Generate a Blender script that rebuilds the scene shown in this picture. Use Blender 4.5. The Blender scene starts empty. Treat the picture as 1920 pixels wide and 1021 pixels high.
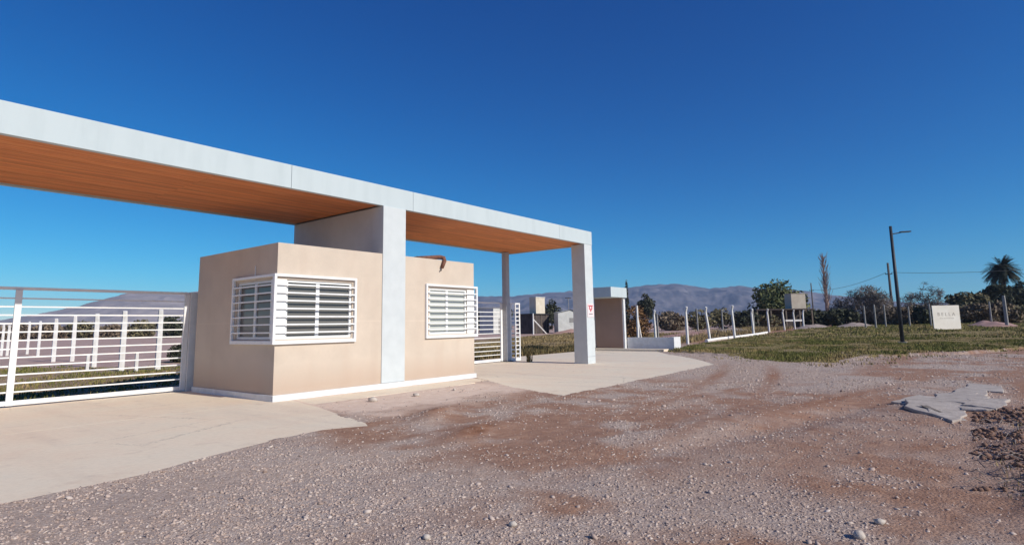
import bpy, math, random
import numpy as np
from mathutils import Matrix, Vector

random.seed(7)
RNG = np.random.default_rng(11)
R = math.radians
S = bpy.context.scene
COL = S.collection

# ------------------------------------------------------------------ camera
cam_d = bpy.data.cameras.new('camera')
cam = bpy.data.objects.new('camera', cam_d)
COL.objects.link(cam)
yaw, pitch, roll = R(51.71), R(7.68), R(0.986)
fwd = Vector((math.sin(yaw) * math.cos(pitch), math.cos(yaw) * math.cos(pitch), math.sin(pitch)))
rgt = Vector((math.cos(yaw), -math.sin(yaw), 0))
dwn = -rgt.cross(fwd)
r2 = rgt * math.cos(roll) + dwn * math.sin(roll)
d2 = -rgt * math.sin(roll) + dwn * math.cos(roll)
m = Matrix.Identity(4)
for i in range(3):
    m[i][0], m[i][1], m[i][2] = r2[i], -d2[i], -fwd[i]
m[2][3] = 1.45
cam.matrix_world = m
cam_d.sensor_width = 36
cam_d.lens = 1084.5 / 1920 * 36
cam_d.shift_y = -46.5 / 1920
cam_d.clip_start = 0.05
cam_d.clip_end = 20000
S.camera = cam

# ------------------------------------------------------------------ world, sun, exposure
SUNV = Vector((0.06, -1.0, 0.617)).normalized()
elev = math.asin(SUNV.z)
w = bpy.data.worlds.new('World')
S.world = w
w.use_nodes = True
nt = w.node_tree
nt.nodes.clear()
sky = nt.nodes.new('ShaderNodeTexSky')
sky.sky_type = 'NISHITA'
sky.sun_disc = False
sky.sun_elevation = elev
sky.sun_rotation = R(180 - 3.4)
sky.altitude = 900
sky.air_density = 1.0
sky.dust_density = 0.0
sky.ozone_density = 6.0
sepc = nt.nodes.new('ShaderNodeSeparateColor')      # deep, saturated dry-air blue
hs = nt.nodes.new('ShaderNodeCombineColor')
for ch, (k_, p_) in enumerate(((0.020, 2.75), (0.372, 1.36), (0.885, 0.96))):
    pw = nt.nodes.new('ShaderNodeMath')
    pw.operation = 'POWER'
    pw.inputs[1].default_value = p_
    ml = nt.nodes.new('ShaderNodeMath')
    ml.operation = 'MULTIPLY'
    ml.inputs[1].default_value = k_
    nt.links.new(sepc.outputs[ch], pw.inputs[0])
    nt.links.new(pw.outputs[0], ml.inputs[0])
    nt.links.new(ml.outputs[0], hs.inputs[ch])
bg = nt.nodes.new('ShaderNodeBackground')
bg.inputs['Strength'].default_value = 0.12
out = nt.nodes.new('ShaderNodeOutputWorld')
nt.links.new(sky.outputs[0], sepc.inputs[0])
nt.links.new(hs.outputs[0], bg.inputs['Color'])
nt.links.new(bg.outputs[0], out.inputs['Surface'])

sd = bpy.data.lights.new('sun', 'SUN')
sd.energy = 4.6
sd.angle = R(0.53)
sd.color = (1.0, 0.94, 0.84)
sun = bpy.data.objects.new('sun', sd)
COL.objects.link(sun)
sun.rotation_euler = SUNV.to_track_quat('Z', 'Y').to_euler()
sun.location = (0, -20, 30)

S.view_settings.view_transform = 'Standard'
S.view_settings.look = 'None'
S.view_settings.exposure = 0.0
S.view_settings.gamma = 1.0
S.view_settings.use_curve_mapping = False
S.render.engine = 'CYCLES'
S.cycles.max_bounces = 8
S.cycles.diffuse_bounces = 4
S.cycles.volume_bounces = 1


# ------------------------------------------------------------------ noise helpers (numpy)
def _h(ix, iy, seed):
    n = (ix.astype(np.int64) * 374761393 + iy.astype(np.int64) * 668265263 + seed * 974711) & 0x7fffffff
    n = ((n ^ (n >> 13)) * 1274126177) & 0x7fffffff
    n = n ^ (n >> 16)
    return (n & 0xffff) / 65535.0


def vn(x, y, seed=0):
    ix, iy = np.floor(x), np.floor(y)
    fx, fy = x - ix, y - iy
    ux, uy = fx * fx * (3 - 2 * fx), fy * fy * (3 - 2 * fy)
    a, b = _h(ix, iy, seed), _h(ix + 1, iy, seed)
    c, d = _h(ix, iy + 1, seed), _h(ix + 1, iy + 1, seed)
    return (a * (1 - ux) + b * ux) * (1 - uy) + (c * (1 - ux) + d * ux) * uy


def fbm(x, y, seed=0, oct=4, gain=0.5):
    s, a, t = 0.0, 1.0, 0.0
    for k in range(oct):
        s = s + a * vn(x * 2 ** k + 17.3 * k, y * 2 ** k - 9.1 * k, seed + k)
        t += a
        a *= gain
    return s / t


def ss(a, b, x):
    t = np.clip((x - a) / (b - a), 0, 1)
    return t * t * (3 - 2 * t)


def inpoly(x, y, poly):
    r = np.zeros(np.shape(x), bool)
    n = len(poly)
    for i in range(n):
        x0, y0 = poly[i]
        x1, y1 = poly[(i + 1) % n]
        c = ((y0 > y) != (y1 > y)) & (x < (x1 - x0) * (y - y0) / ((y1 - y0) if y1 != y0 else 1e-9) + x0)
        r ^= c
    return r


def blob(x, y, cx, cy, rx, ry, ang=0.0):
    c, s = math.cos(ang), math.sin(ang)
    u = ((x - cx) * c + (y - cy) * s) / rx
    v = (-(x - cx) * s + (y - cy) * c) / ry
    return np.exp(-(u * u + v * v))


# ------------------------------------------------------------------ terrain functions
VERGE = [(28.6, 12.3), (26.4, 9.4), (24, 7.2), (22.2, 4.9), (22.8, 4.0), (27, 3.2), (29.3, 0.6), (34.8, -1.6), (60, -7),
         (150, -26), (150, 14), (80, 15.6), (60, 14.6), (45, 14.4), (36, 13.8), (30.4, 12.6)]
BACKL = [(-30, 15.7), (12.4, 15.7), (12.4, 28), (10.5, 31), (8, 35), (-30, 38)]
BAYG = [(12.6, 17.05), (28.6, 17.05), (36, 15.4), (60, 22), (70, 44), (12.6, 34)]
LEFT_A = [(-8, 6.3), (0.2, 6.62), (1.34, 6.73), (2.49, 6.84), (3.1, 7.08), (3.72, 7.28), (4.4, 7.46), (5.03, 7.55), (5.4, 7.4), (5.64, 7.26),
          (5.78, 7.5), (6.08, 8.54), (6.45, 9.8), (6.78, 11.25), (-8, 11.25)]
LEFT_B = [(-8, 11.262), (6.6, 11.262), (6.6, 15.62), (-8, 15.62)]
STRIP = [(6.8, 11.25), (6.55, 10.15), (8.2, 10.3), (10.0, 10.2), (12.0, 10.38), (12.5, 11.25)]
RIGHT_A = [(12.51, 11.25), (11.9, 10.2), (10.95, 8.67), (10.5, 7.6), (10.24, 6.78), (12.1, 6.84), (14.04, 6.95), (15.6, 6.98), (15.6, 11.25)]
RIGHT_B = [(15.612, 11.25), (15.612, 6.98), (18.2, 7.1), (20.3, 7.2), (22.3, 8.4), (24.57, 10.06), (25.9, 11.25)]
RIGHT_C = [(12.51, 11.262), (20.4, 11.262), (20.4, 17.0), (12.51, 17.0)]
RIGHT_D = [(20.412, 11.262), (25.9, 11.262), (28.34, 12.95), (28.34, 17.0), (20.412, 17.0)]
SLABS = [LEFT_A, LEFT_B, STRIP, RIGHT_A, RIGHT_B, RIGHT_C, RIGHT_D]


def large(x, y):
    z = np.zeros(np.shape(x)) + 0.002
    z = z - 0.15 * ss(15.62, 16.3, y) * (1 - ss(13.5, 18, x)) - 0.03 * ss(17.0, 18, y) * ss(13.5, 18, x)
    z = z - 0.30 * ss(17.3, 23.0, y) * (1 - ss(26.5, 32, y)) * (1 - ss(5.2, 9.5, x))
    z = z + ss(28, 75, x) * 0.42 * ss(-14, 1, y) + np.clip(x - 75, 0, 90) * 0.006
    z = z + 0.10 * ss(22, 30, x) * inpoly(x, y, VERGE)
    # low spoil heap, rut, and the bank at the road edge
    z = z + 0.10 * blob(x, y, 6.95, 7.15, 0.75, 0.28, 0.5) + 0.05 * blob(x, y, 6.3, 5.6, 0.9, 0.35, 0.2)
    z = z + 0.13 * ss(0.25, -0.9, y) * ss(4.9, 6.6, x) * (1 - ss(11.5, 13.5, x))
    z = z - 0.05 * blob(x, y, 9.5, 2.1, 3.2, 0.30, -0.25) + 0.035 * blob(x, y, 9.3, 2.9, 3.4, 0.4, -0.25)
    z = z + 0.07 * blob(x, y, 12.2, 0.5, 2.0, 0.8, 0.0)
    return z


def micro(x, y):
    d = np.hypot(x, y)
    k = np.clip(1.4 - d / 40, 0.25, 1)
    return k * (0.030 * (fbm(x * 1.3, y * 1.3, 3, 4) - 0.5) + 0.018 * (fbm(x * 7, y * 7, 9, 3) - 0.5)
                + 0.16 * (fbm(x * 3.2, y * 3.2, 12, 4) - 0.42) * ss(0.25, -0.25, y) * ss(5.2, 6.4, x) * (1 - ss(11, 13, x)))


def ground_z(x, y):
    x = np.asarray(x, float)
    y = np.asarray(y, float)
    z = large(x, y) + micro(x, y)
    edge = np.zeros(x.shape, bool)
    for p in SLABS:
        edge |= inpoly(x - 0.07, y, p) & inpoly(x + 0.07, y, p) & inpoly(x, y - 0.07, p) & inpoly(x, y + 0.07, p)
    close = np.zeros(x.shape, bool)
    for p in SLABS:
        for dx, dy in ((0.13, 0), (-0.13, 0), (0, 0.13), (0, -0.13)):
            close |= inpoly(x + dx, y + dy, p)
    z = np.where(close & (y < 11.5) & ~edge, np.maximum(z, 0.004) * 0.5 + 0.003, z)
    return np.where(edge, np.minimum(z, -0.06), z)


def gz(x, y):
    return float(ground_z(np.array([x]), np.array([y]))[0])


def masks(x, y):
    """gravel share, redness of soil, vegetation share"""
    n1 = fbm(x * 0.55, y * 0.75, 21, 4)
    n2 = fbm(x * 1.7, y * 1.9, 31, 4)
    soil = ss(0.40, 0.60, 0.60 * n1 + 0.40 * n2 + 0.01)
    soil = soil * 0.8 * (1 - 0.9 * ss(5.2, 3.4, x) * ss(2.6, 4.2, y))
    soil = np.maximum(soil, 1.1 * blob(x, y, 6.15, 5.55, 0.95, 0.42, 0.35))
    soil = np.maximum(soil, 0.9 * blob(x, y, 6.95, 7.15, 0.75, 0.3, 0.5))
    soil = np.maximum(soil, 0.95 * blob(x, y, 12, 2.2, 4.5, 0.40, -0.22))
    soil = np.maximum(soil, 0.75 * blob(x, y, 7.2, 1.6, 2.2, 1.0, -0.1) * (0.5 + n2))
    soil = np.maximum(soil, 0.9 * ss(-0.1, -0.7, y) * (1 - ss(16, 24, x)))
    soil = np.maximum(soil, 0.7 * ss(11.0, 9.4, x) * ss(6.2, 6.8, x) * ss(7.6, 8.6, y) * (1 - ss(11.3, 11.5, y)))
    soil = soil * (1 - 0.8 * ss(13, 16, x) * ss(2.3, 3.4, y) * (1 - ss(16, 17, y)))
    soil = np.maximum(soil, (0.45 + 0.9 * (n2 - 0.35)) * ss(4.2, 6.0, x) * (1 - ss(12, 15, x)) * ss(3.6, 2.4, y))
    for off in (0.0, 1.45):          # worn wheel tracks bending away to the right
        yc = 4.7 - off + 0.012 * (x - 6) ** 2 * ss(6, 14, x) - 0.02 * (x - 3)
        soil = np.maximum(soil, 0.8 * np.exp(-((y - yc) / 0.26) ** 2) * ss(3.5, 6, x) * (1 - ss(17, 24, x)) * (0.35 + n1))
    soil = np.clip(soil, 0, 1)
    jx, jy = 1.6 * (fbm(x * 0.9, y * 0.9, 41, 3) - 0.5), 1.6 * (fbm(x * 0.9, y * 0.9, 51, 3) - 0.5)
    veg = inpoly(x + jx, y + jy, VERGE).astype(float)
    veg = np.maximum(veg, inpoly(x + jx, y + jy * 0.2, BACKL) * 0.6)
    veg = np.maximum(veg, inpoly(x + jx, y + jy * 0.3, BAYG) * 0.75)
    far = ss(19, 26, y) + ss(30, 45, x) * ss(12, 14, y)
    dust = ss(5.9, 6.6, x) * (1 - ss(11.0, 12.4, x)) * ss(7.3, 8.7, y + 1.6 * (n2 - 0.5)) * (1 - ss(11.6, 12, y))
    return (1 - soil) * (1 - np.clip(far, 0, 1)), np.clip(soil + 0.8 * np.clip(far, 0, 1), 0, 1), veg, dust


# ------------------------------------------------------------------ mesh + object helpers
MATS = {}


class MB:
    def __init__(self):
        self.v, self.f = [], []

    def add(self, vs, fs):
        o = len(self.v)
        self.v += [tuple(p) for p in vs]
        self.f += [tuple(i + o for i in q) for q in fs]
        return self

    def box(self, x0, x1, y0, y1, z0, z1):
        vs = [(x, y, z) for z in (z0, z1) for y in (y0, y1) for x in (x0, x1)]
        return self.add(vs, [(0, 2, 3, 1), (4, 5, 7, 6), (0, 1, 5, 4), (2, 6, 7, 3), (0, 4, 6, 2), (1, 3, 7, 5)])

    def prism(self, poly, z0, z1):
        n = len(poly)
        a = sum(poly[i][0] * poly[(i + 1) % n][1] - poly[(i + 1) % n][0] * poly[i][1] for i in range(n))
        if a < 0:
            poly = poly[::-1]
        vs = [(x, y, z0) for x, y in poly] + [(x, y, z1) for x, y in poly]
        fs = [tuple(range(n - 1, -1, -1)), tuple(range(n, 2 * n))]
        fs += [(i, (i + 1) % n, n + (i + 1) % n, n + i) for i in range(n)]
        return self.add(vs, fs)

    def tube(self, pts, rads, seg=8, cap=True):
        pts = [Vector(p) for p in pts]
        if not hasattr(rads, '__len__'):
            rads = [rads] * len(pts)
        vs, fs = [], []
        ref = None
        for i, p in enumerate(pts):
            t = (pts[min(i + 1, len(pts) - 1)] - pts[max(i - 1, 0)]).normalized()
            if ref is None:
                ref = Vector((0, 0, 1)) if abs(t.z) < 0.9 else Vector((1, 0, 0))
            u = t.cross(ref).normalized()
            q = u.cross(t).normalized()
            ref = q
            for k in range(seg):
                a = 2 * math.pi * k / seg
                vs.append(p + u * (rads[i] * math.cos(a)) + q * (rads[i] * math.sin(a)))
        for i in range(len(pts) - 1):
            for k in range(seg):
                k2 = (k + 1) % seg
                fs.append((i * seg + k, (i + 1) * seg + k, (i + 1) * seg + k2, i * seg + k2))
        if cap:
            fs.append(tuple(range(seg)))
            fs.append(tuple(range(len(vs) - 1, len(vs) - 1 - seg, -1)))
        return self.add(vs, fs)

    def mesh(self, name, mat):
        me = bpy.data.meshes.new(name)
        me.from_pydata([tuple(p) for p in self.v], [], self.f)
        if mat:
            me.materials.append(MATS[mat])
        me.validate()
        me.update()
        return me

    def build(self, name, mat, parent=None, bevel=0.0, smooth=False):
        return link(name, self.mesh(name, mat), parent, bevel, smooth)


def link(name, me, parent=None, bevel=0.0, smooth=False):
    o = bpy.data.objects.new(name, me)
    COL.objects.link(o)
    o.parent = parent
    if smooth:
        me.polygons.foreach_set('use_smooth', [True] * len(me.polygons))
    if bevel:
        b = o.modifiers.new('bevel', 'BEVEL')
        b.width = bevel
        b.segments = 2
        b.limit_method = 'ANGLE'
    return o


def np_mesh(name, verts, faces, mat):
    """verts (n,3), faces (m,k) numpy with constant k"""
    me = bpy.data.meshes.new(name)
    k = faces.shape[1]
    me.vertices.add(len(verts))
    me.vertices.foreach_set('co', np.ascontiguousarray(verts, np.float32).ravel())
    me.loops.add(faces.size)
    me.loops.foreach_set('vertex_index', np.ascontiguousarray(faces, np.int32).ravel())
    me.polygons.add(len(faces))
    me.polygons.foreach_set('loop_start', np.arange(0, faces.size, k, dtype=np.int32))
    me.polygons.foreach_set('loop_total', np.full(len(faces), k, np.int32))
    me.materials.append(MATS[mat])
    me.update(calc_edges=True)
    return me


def tag(o, label=None, cat=None, group=None, kind=None):
    if label: o['label'] = label
    if cat: o['category'] = cat
    if group: o['group'] = group
    if kind: o['kind'] = kind
    return o


def empty(name, loc=(0, 0, 0), rz=0.0):
    o = bpy.data.objects.new(name, None)
    COL.objects.link(o)
    o.location = loc
    o.rotation_euler = (0, 0, rz)
    o.empty_display_size = 0.2
    return o


# ------------------------------------------------------------------ materials
def newmat(name):
    mt = bpy.data.materials.new(name)
    mt.use_nodes = True
    MATS[name] = mt
    t = mt.node_tree
    b = t.nodes['Principled BSDF']
    return mt, t, b


def nnode(t, kind, **kw):
    n = t.nodes.new(kind)
    for k, v in kw.items():
        if k in n.inputs.keys():
            n.inputs[k].default_value = v
        else:
            setattr(n, k, v)
    return n


def ramp(t, fac, stops):
    r = t.nodes.new('ShaderNodeValToRGB')
    el = r.color_ramp.elements
    while len(el) < len(stops):
        el.new(0.5)
    for e, (p, c) in zip(el, stops):
        e.position = p
        e.color = (c[0], c[1], c[2], 1) if hasattr(c, '__len__') else (c, c, c, 1)
    t.links.new(fac, r.inputs[0])
    return r.outputs[0]


def mixc(t, fac, a, b, blend='MIX'):
    n = t.nodes.new('ShaderNodeMix')
    n.data_type = 'RGBA'
    n.blend_type = blend
    for sock, val in ((n.inputs['Factor'], fac), (n.inputs[6], a), (n.inputs[7], b)):
        if hasattr(val, 'links') or isinstance(val, bpy.types.NodeSocket):
            t.links.new(val, sock)
        elif hasattr(val, '__len__'):
            sock.default_value = (val[0], val[1], val[2], 1)
        else:
            sock.default_value = val
    return n.outputs[2]


def math_n(t, op, a, b=None):
    n = t.nodes.new('ShaderNodeMath')
    n.operation = op
    for i, val in enumerate((a, b)):
        if val is None: continue
        if isinstance(val, bpy.types.NodeSocket):
            t.links.new(val, n.inputs[i])
        else:
            n.inputs[i].default_value = val
    return n.outputs[0]


def worldpos(t):
    return t.nodes.new('ShaderNodeNewGeometry').outputs['Position']


def simple(name, col, col2=None, scale=3.0, rough=0.8, bump=0.0, bscale=60.0, contrast=(0.35, 0.65), metal=0.0, spec=0.3, vary=0.0,
           island=False, stretch=None, detail=6.0):
    mt, t, b = newmat(name)
    b.inputs['Roughness'].default_value = rough
    b.inputs['Metallic'].default_value = metal
    b.inputs['Specular IOR Level'].default_value = spec
    pos = worldpos(t)
    if stretch:
        mp = nnode(t, 'ShaderNodeMapping')
        mp.inputs['Scale'].default_value = stretch
        t.links.new(pos, mp.inputs['Vector'])
        pos = mp.outputs[0]
    c = None
    if col2 is not None:
        n = nnode(t, 'ShaderNodeTexNoise', Scale=scale, Detail=detail, Roughness=0.62)
        t.links.new(pos, n.inputs['Vector'])
        c = ramp(t, n.outputs[0], [(contrast[0], col), (contrast[1], col2)])
    if vary:
        if island:
            rnd = t.nodes.new('ShaderNodeNewGeometry').outputs['Random Per Island']
        else:
            rnd = t.nodes.new('ShaderNodeObjectInfo').outputs['Random']
        v = math_n(t, 'ADD', math_n(t, 'MULTIPLY', rnd, 2 * vary), 1 - vary)
        h = nnode(t, 'ShaderNodeHueSaturation')
        t.links.new(v, h.inputs['Value'])
        if c is None:
            h.inputs['Color'].default_value = (*col, 1)
        else:
            t.links.new(c, h.inputs['Color'])
        c = h.outputs[0]
    if c is None:
        b.inputs['Base Color'].default_value = (*col, 1)
    else:
        t.links.new(c, b.inputs['Base Color'])
    if bump:
        n2 = nnode(t, 'ShaderNodeTexNoise', Scale=bscale, Detail=5.0)
        t.links.new(worldpos(t), n2.inputs['Vector'])
        bp = nnode(t, 'ShaderNodeBump', Strength=bump, Distance=0.01)
        t.links.new(n2.outputs[0], bp.inputs['Height'])
        t.links.new(bp.outputs[0], b.inputs['Normal'])
    return mt


def stones_mat(name, stops, rough=0.85):
    mt, t, b = newmat(name)
    b.inputs['Roughness'].default_value = rough
    b.inputs['Specular IOR Level'].default_value = 0.25
    rnd = t.nodes.new('ShaderNodeNewGeometry').outputs['Random Per Island']
    c = ramp(t, rnd, stops)
    n = nnode(t, 'ShaderNodeTexNoise', Scale=80.0, Detail=4.0)
    t.links.new(worldpos(t), n.inputs['Vector'])
    c = mixc(t, 0.35, c, ramp(t, n.outputs[0], [(0.3, (0.30, 0.225, 0.195)), (0.7, (0.56, 0.46, 0.41))]))
    t.links.new(c, b.inputs['Base Color'])
    return mt


# ---- ground
mt, t, b = newmat('ground')
b.inputs['Roughness'].default_value = 0.95
b.inputs['Specular IOR Level'].default_value = 0.15
att = t.nodes.new('ShaderNodeAttribute')
att.attribute_name = 'cover'
sep = t.nodes.new('ShaderNodeSeparateColor')
t.links.new(att.outputs['Color'], sep.inputs[0])
P = worldpos(t)
vor = nnode(t, 'ShaderNodeTexVoronoi', Scale=38.0, Randomness=1.0)
t.links.new(P, vor.inputs['Vector'])
vsep = t.nodes.new('ShaderNodeSeparateColor')
t.links.new(vor.outputs['Color'], vsep.inputs[0])
gravel = ramp(t, vsep.outputs[0], [(0.0, (0.25, 0.195, 0.17)), (0.35, (0.40, 0.315, 0.28)), (0.7, (0.51, 0.415, 0.37)), (1.0, (0.64, 0.55, 0.49))])
nz = nnode(t, 'ShaderNodeTexNoise', Scale=5.0, Detail=8.0, Roughness=0.7)
t.links.new(P, nz.inputs['Vector'])
nzb = nnode(t, 'ShaderNodeTexNoise', Scale=0.8, Detail=6.0, Roughness=0.6)
t.links.new(P, nzb.inputs['Vector'])
tone = ramp(t, nzb.outputs[0], [(0.35, (0.43, 0.345, 0.29)), (0.65, (0.52, 0.395, 0.305))])
gravel = mixc(t, 0.55, gravel, tone)
soil = ramp(t, nz.outputs[0], [(0.3, (0.22, 0.10, 0.055)), (0.5, (0.32, 0.16, 0.095)), (0.72, (0.45, 0.265, 0.17))])
veg = ramp(t, nz.outputs[0], [(0.3, (0.15, 0.12, 0.045)), (0.5, (0.25, 0.19, 0.085)), (0.7, (0.38, 0.26, 0.145))])
c1 = mixc(t, sep.outputs[1], gravel, soil)
c1 = mixc(t, math_n(t, 'MULTIPLY', sep.outputs[0], 0.95), c1, ramp(t, nz.outputs[0], [(0.3, (0.66, 0.49, 0.385)), (0.7, (0.80, 0.655, 0.55))]))
sxyz = t.nodes.new('ShaderNodeSeparateXYZ')
t.links.new(P, sxyz.inputs[0])
field = ramp(t, math_n(t, 'DIVIDE', sxyz.outputs[1], 60.0), [(0.33, 0.0), (0.48, 0.8)])
c1 = mixc(t, field, c1, ramp(t, nzb.outputs[0], [(0.35, (0.42, 0.29, 0.25)), (0.6, (0.58, 0.435, 0.385))]))
c1 = mixc(t, sep.outputs[2], c1, veg)
t.links.new(c1, b.inputs['Base Color'])
bn = nnode(t, 'ShaderNodeTexNoise', Scale=45.0, Detail=6.0, Roughness=0.7)
t.links.new(P, bn.inputs['Vector'])
hh = math_n(t, 'ADD', math_n(t, 'MULTIPLY', vor.outputs['Distance'], -0.6), bn.outputs[0])
bp = nnode(t, 'ShaderNodeBump', Strength=0.6, Distance=0.025)
t.links.new(hh, bp.inputs['Height'])
t.links.new(bp.outputs[0], b.inputs['Normal'])

# ---- concrete paving
mt, t, b = newmat('concrete')
b.inputs['Roughness'].default_value = 0.9
b.inputs['Specular IOR Level'].default_value = 0.2
P = worldpos(t)
n1 = nnode(t, 'ShaderNodeTexNoise', Scale=0.7, Detail=8.0, Roughness=0.65)
n2 = nnode(t, 'ShaderNodeTexNoise', Scale=14.0, Detail=8.0, Roughness=0.7)
n3 = nnode(t, 'ShaderNodeTexNoise', Scale=2.6, Detail=5.0, Roughness=0.6)
for n in (n1, n2, n3):
    t.links.new(P, n.inputs['Vector'])
c1 = ramp(t, n1.outputs[0], [(0.3, (0.79, 0.64, 0.475)), (0.5, (0.81, 0.695, 0.53)), (0.7, (0.77, 0.69, 0.54))])
c1 = mixc(t, 0.22, c1, ramp(t, n2.outputs[0], [(0.3, (0.44, 0.35, 0.29)), (0.65, (0.80, 0.70, 0.60))]))
c1 = mixc(t, ramp(t, n3.outputs[0], [(0.58, 0.0), (0.78, 0.45)]), c1, (0.46, 0.34, 0.27))
mp = nnode(t, 'ShaderNodeMapping')
mp.inputs['Scale'].default_value = (1.7, 0.16, 1)
t.links.new(P, mp.inputs[0])
n4 = nnode(t, 'ShaderNodeTexNoise', Scale=1.0, Detail=4.0, Roughness=0.55)
t.links.new(mp.outputs[0], n4.inputs['Vector'])
c1 = mixc(t, ramp(t, n4.outputs[0], [(0.52, 0.0), (0.72, 0.3)]), c1, (0.52, 0.42, 0.35))
n5 = nnode(t, 'ShaderNodeTexNoise', Scale=0.35, Detail=3.0)
t.links.new(P, n5.inputs['Vector'])
vc = nnode(t, 'ShaderNodeTexVoronoi', Scale=0.28, feature='DISTANCE_TO_EDGE')
wv_ = mixc(t, 0.25, P, n2.outputs['Color'], 'ADD')
t.links.new(wv_, vc.inputs['Vector'])
crack = math_n(t, 'MULTIPLY', math_n(t, 'LESS_THAN', vc.outputs['Distance'], 0.0016), ramp(t, n5.outputs[0], [(0.5, 0.0), (0.56, 0.6)]))
c1 = mixc(t, crack, c1, (0.20, 0.16, 0.13))
t.links.new(c1, b.inputs['Base Color'])
bp = nnode(t, 'ShaderNodeBump', Strength=0.25, Distance=0.008)
t.links.new(n2.outputs[0], bp.inputs['Height'])
t.links.new(bp.outputs[0], b.inputs['Normal'])


# ---- plaster of the booth (cream), with dusty splash zone and faint lap marks
def plaster(name, base, dirt):
    mt, t, b = newmat(name)
    b.inputs['Roughness'].default_value = 0.92
    b.inputs['Specular IOR Level'].default_value = 0.2
    P = worldpos(t)
    sx = t.nodes.new('ShaderNodeSeparateXYZ')
    t.links.new(P, sx.inputs[0])
    n1 = nnode(t, 'ShaderNodeTexNoise', Scale=1.6, Detail=7.0, Roughness=0.6)
    n2 = nnode(t, 'ShaderNodeTexNoise', Scale=38.0, Detail=6.0, Roughness=0.7)
    mp = nnode(t, 'ShaderNodeMapping')
    mp.inputs['Scale'].default_value = (2.6, 2.6, 0.45)
    t.links.new(P, mp.inputs[0])
    n3 = nnode(t, 'ShaderNodeTexNoise', Scale=1.0, Detail=4.0)
    t.links.new(mp.outputs[0], n3.inputs['Vector'])
    for n in (n1, n2):
        t.links.new(P, n.inputs['Vector'])
    lo = tuple(c * 0.88 for c in base)
    c = ramp(t, n1.outputs[0], [(0.3, lo), (0.65, base)])
    c = mixc(t, 0.14, c, ramp(t, n2.outputs[0], [(0.3, tuple(k * 0.6 for k in base)), (0.7, tuple(min(1, k * 1.2) for k in base))]))
    c = mixc(t, ramp(t, n3.outputs[0], [(0.50, 0.0), (0.78, 0.22)]), c, dirt)
    splash = ramp(t, math_n(t, 'ADD', sx.outputs[2], math_n(t, 'MULTIPLY', n1.outputs[0], -0.5)), [(0.0, 0.6), (0.5, 0.0)])
    c = mixc(t, splash, c, dirt)
    lap = math_n(t, 'COMPARE', sx.outputs[2], 1.62)
    lap.node.inputs[2].default_value = 0.018
    c = mixc(t, math_n(t, 'MULTIPLY', lap, 0.25), c, tuple(min(1, k * 1.12) for k in base))
    t.links.new(c, b.inputs['Base Color'])
    bp = nnode(t, 'ShaderNodeBump', Strength=0.35, Distance=0.006)
    t.links.new(n2.outputs[0], bp.inputs['Height'])
    t.links.new(bp.outputs[0], b.inputs['Normal'])


plaster('plaster', (0.635, 0.535, 0.435), (0.46, 0.33, 0.25))
plaster('brown_plaster', (0.36, 0.24, 0.19), (0.28, 0.18, 0.14))

simple('white_render', (0.475, 0.54, 0.555), (0.515, 0.58, 0.595), scale=1.3, rough=0.85, bump=0.25, bscale=70, stretch=(2.6, 2.6, 0.5), contrast=(0.32, 0.55))
simple('white_column', (0.55, 0.585, 0.59), (0.60, 0.635, 0.64), scale=3, rough=0.85, bump=0.15, bscale=70)
simple('white_plinth', (0.66, 0.66, 0.65), (0.76, 0.76, 0.76), scale=5, rough=0.85, bump=0.2, bscale=60)
simple('white_metal', (0.78, 0.78, 0.77), (0.86, 0.86, 0.85), scale=6, rough=0.45, spec=0.45)
simple('white_frame', (0.80, 0.80, 0.78), rough=0.4, spec=0.45)
simple('grey_steel', (0.40, 0.405, 0.42), (0.47, 0.475, 0.49), scale=5, rough=0.6)
simple('lamp_steel', (0.022, 0.026, 0.034), (0.04, 0.045, 0.055), scale=4, rough=0.5)
simple('dark_metal', (0.03, 0.03, 0.033), rough=0.6)
simple('lens', (0.7, 0.7, 0.68), rough=0.2)
simple('post_white', (0.70, 0.67, 0.62), (0.82, 0.80, 0.77), scale=5, rough=0.85, bump=0.2, bscale=40)
simple('post_grey', (0.24, 0.23, 0.22), (0.33, 0.32, 0.305), scale=5, rough=0.9)
simple('wood_old', (0.12, 0.095, 0.075), (0.19, 0.155, 0.125), scale=6, rough=0.9, stretch=(1, 1, 0.2))
simple('pole_wood', (0.085, 0.075, 0.07), (0.13, 0.115, 0.105), scale=6, rough=0.9, stretch=(1, 1, 0.2))
simple('rust', (0.13, 0.055, 0.035), (0.24, 0.11, 0.075), scale=18, rough=0.8, bump=0.3)
simple('old_concrete', (0.33, 0.28, 0.245), (0.52, 0.455, 0.40), scale=5, rough=0.95, bump=1.0, bscale=26, contrast=(0.3, 0.7))
simple('stone_white', (0.46, 0.39, 0.33), (0.60, 0.53, 0.46), scale=20, rough=0.85, bump=0.4, bscale=60)
simple('dark_shed', (0.055, 0.045, 0.042), (0.10, 0.08, 0.075), scale=2, rough=0.9)
simple('cream_block', (0.60, 0.52, 0.40), (0.68, 0.61, 0.50), scale=2, rough=0.9)
simple('pale_wall', (0.50, 0.50, 0.47), (0.62, 0.62, 0.59), scale=1.5, rough=0.9)
simple('tank_grey', (0.42, 0.36, 0.29), (0.50, 0.44, 0.36), scale=1.5, rough=0.9)
simple('dark_hole', (0.015, 0.015, 0.016), rough=0.9)
simple('sign_board', (0.80, 0.74, 0.64), (0.88, 0.83, 0.74), scale=1.2, rough=0.7)
simple('sign_ink', (0.45, 0.40, 0.34), rough=0.7)
simple('notice_paper', (0.78, 0.66, 0.66), rough=0.7)
simple('notice_red', (0.52, 0.10, 0.12), rough=0.7)
simple('notice_ink', (0.10, 0.08, 0.09), rough=0.7)
simple('wire', (0.05, 0.05, 0.055), rough=0.6)
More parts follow.
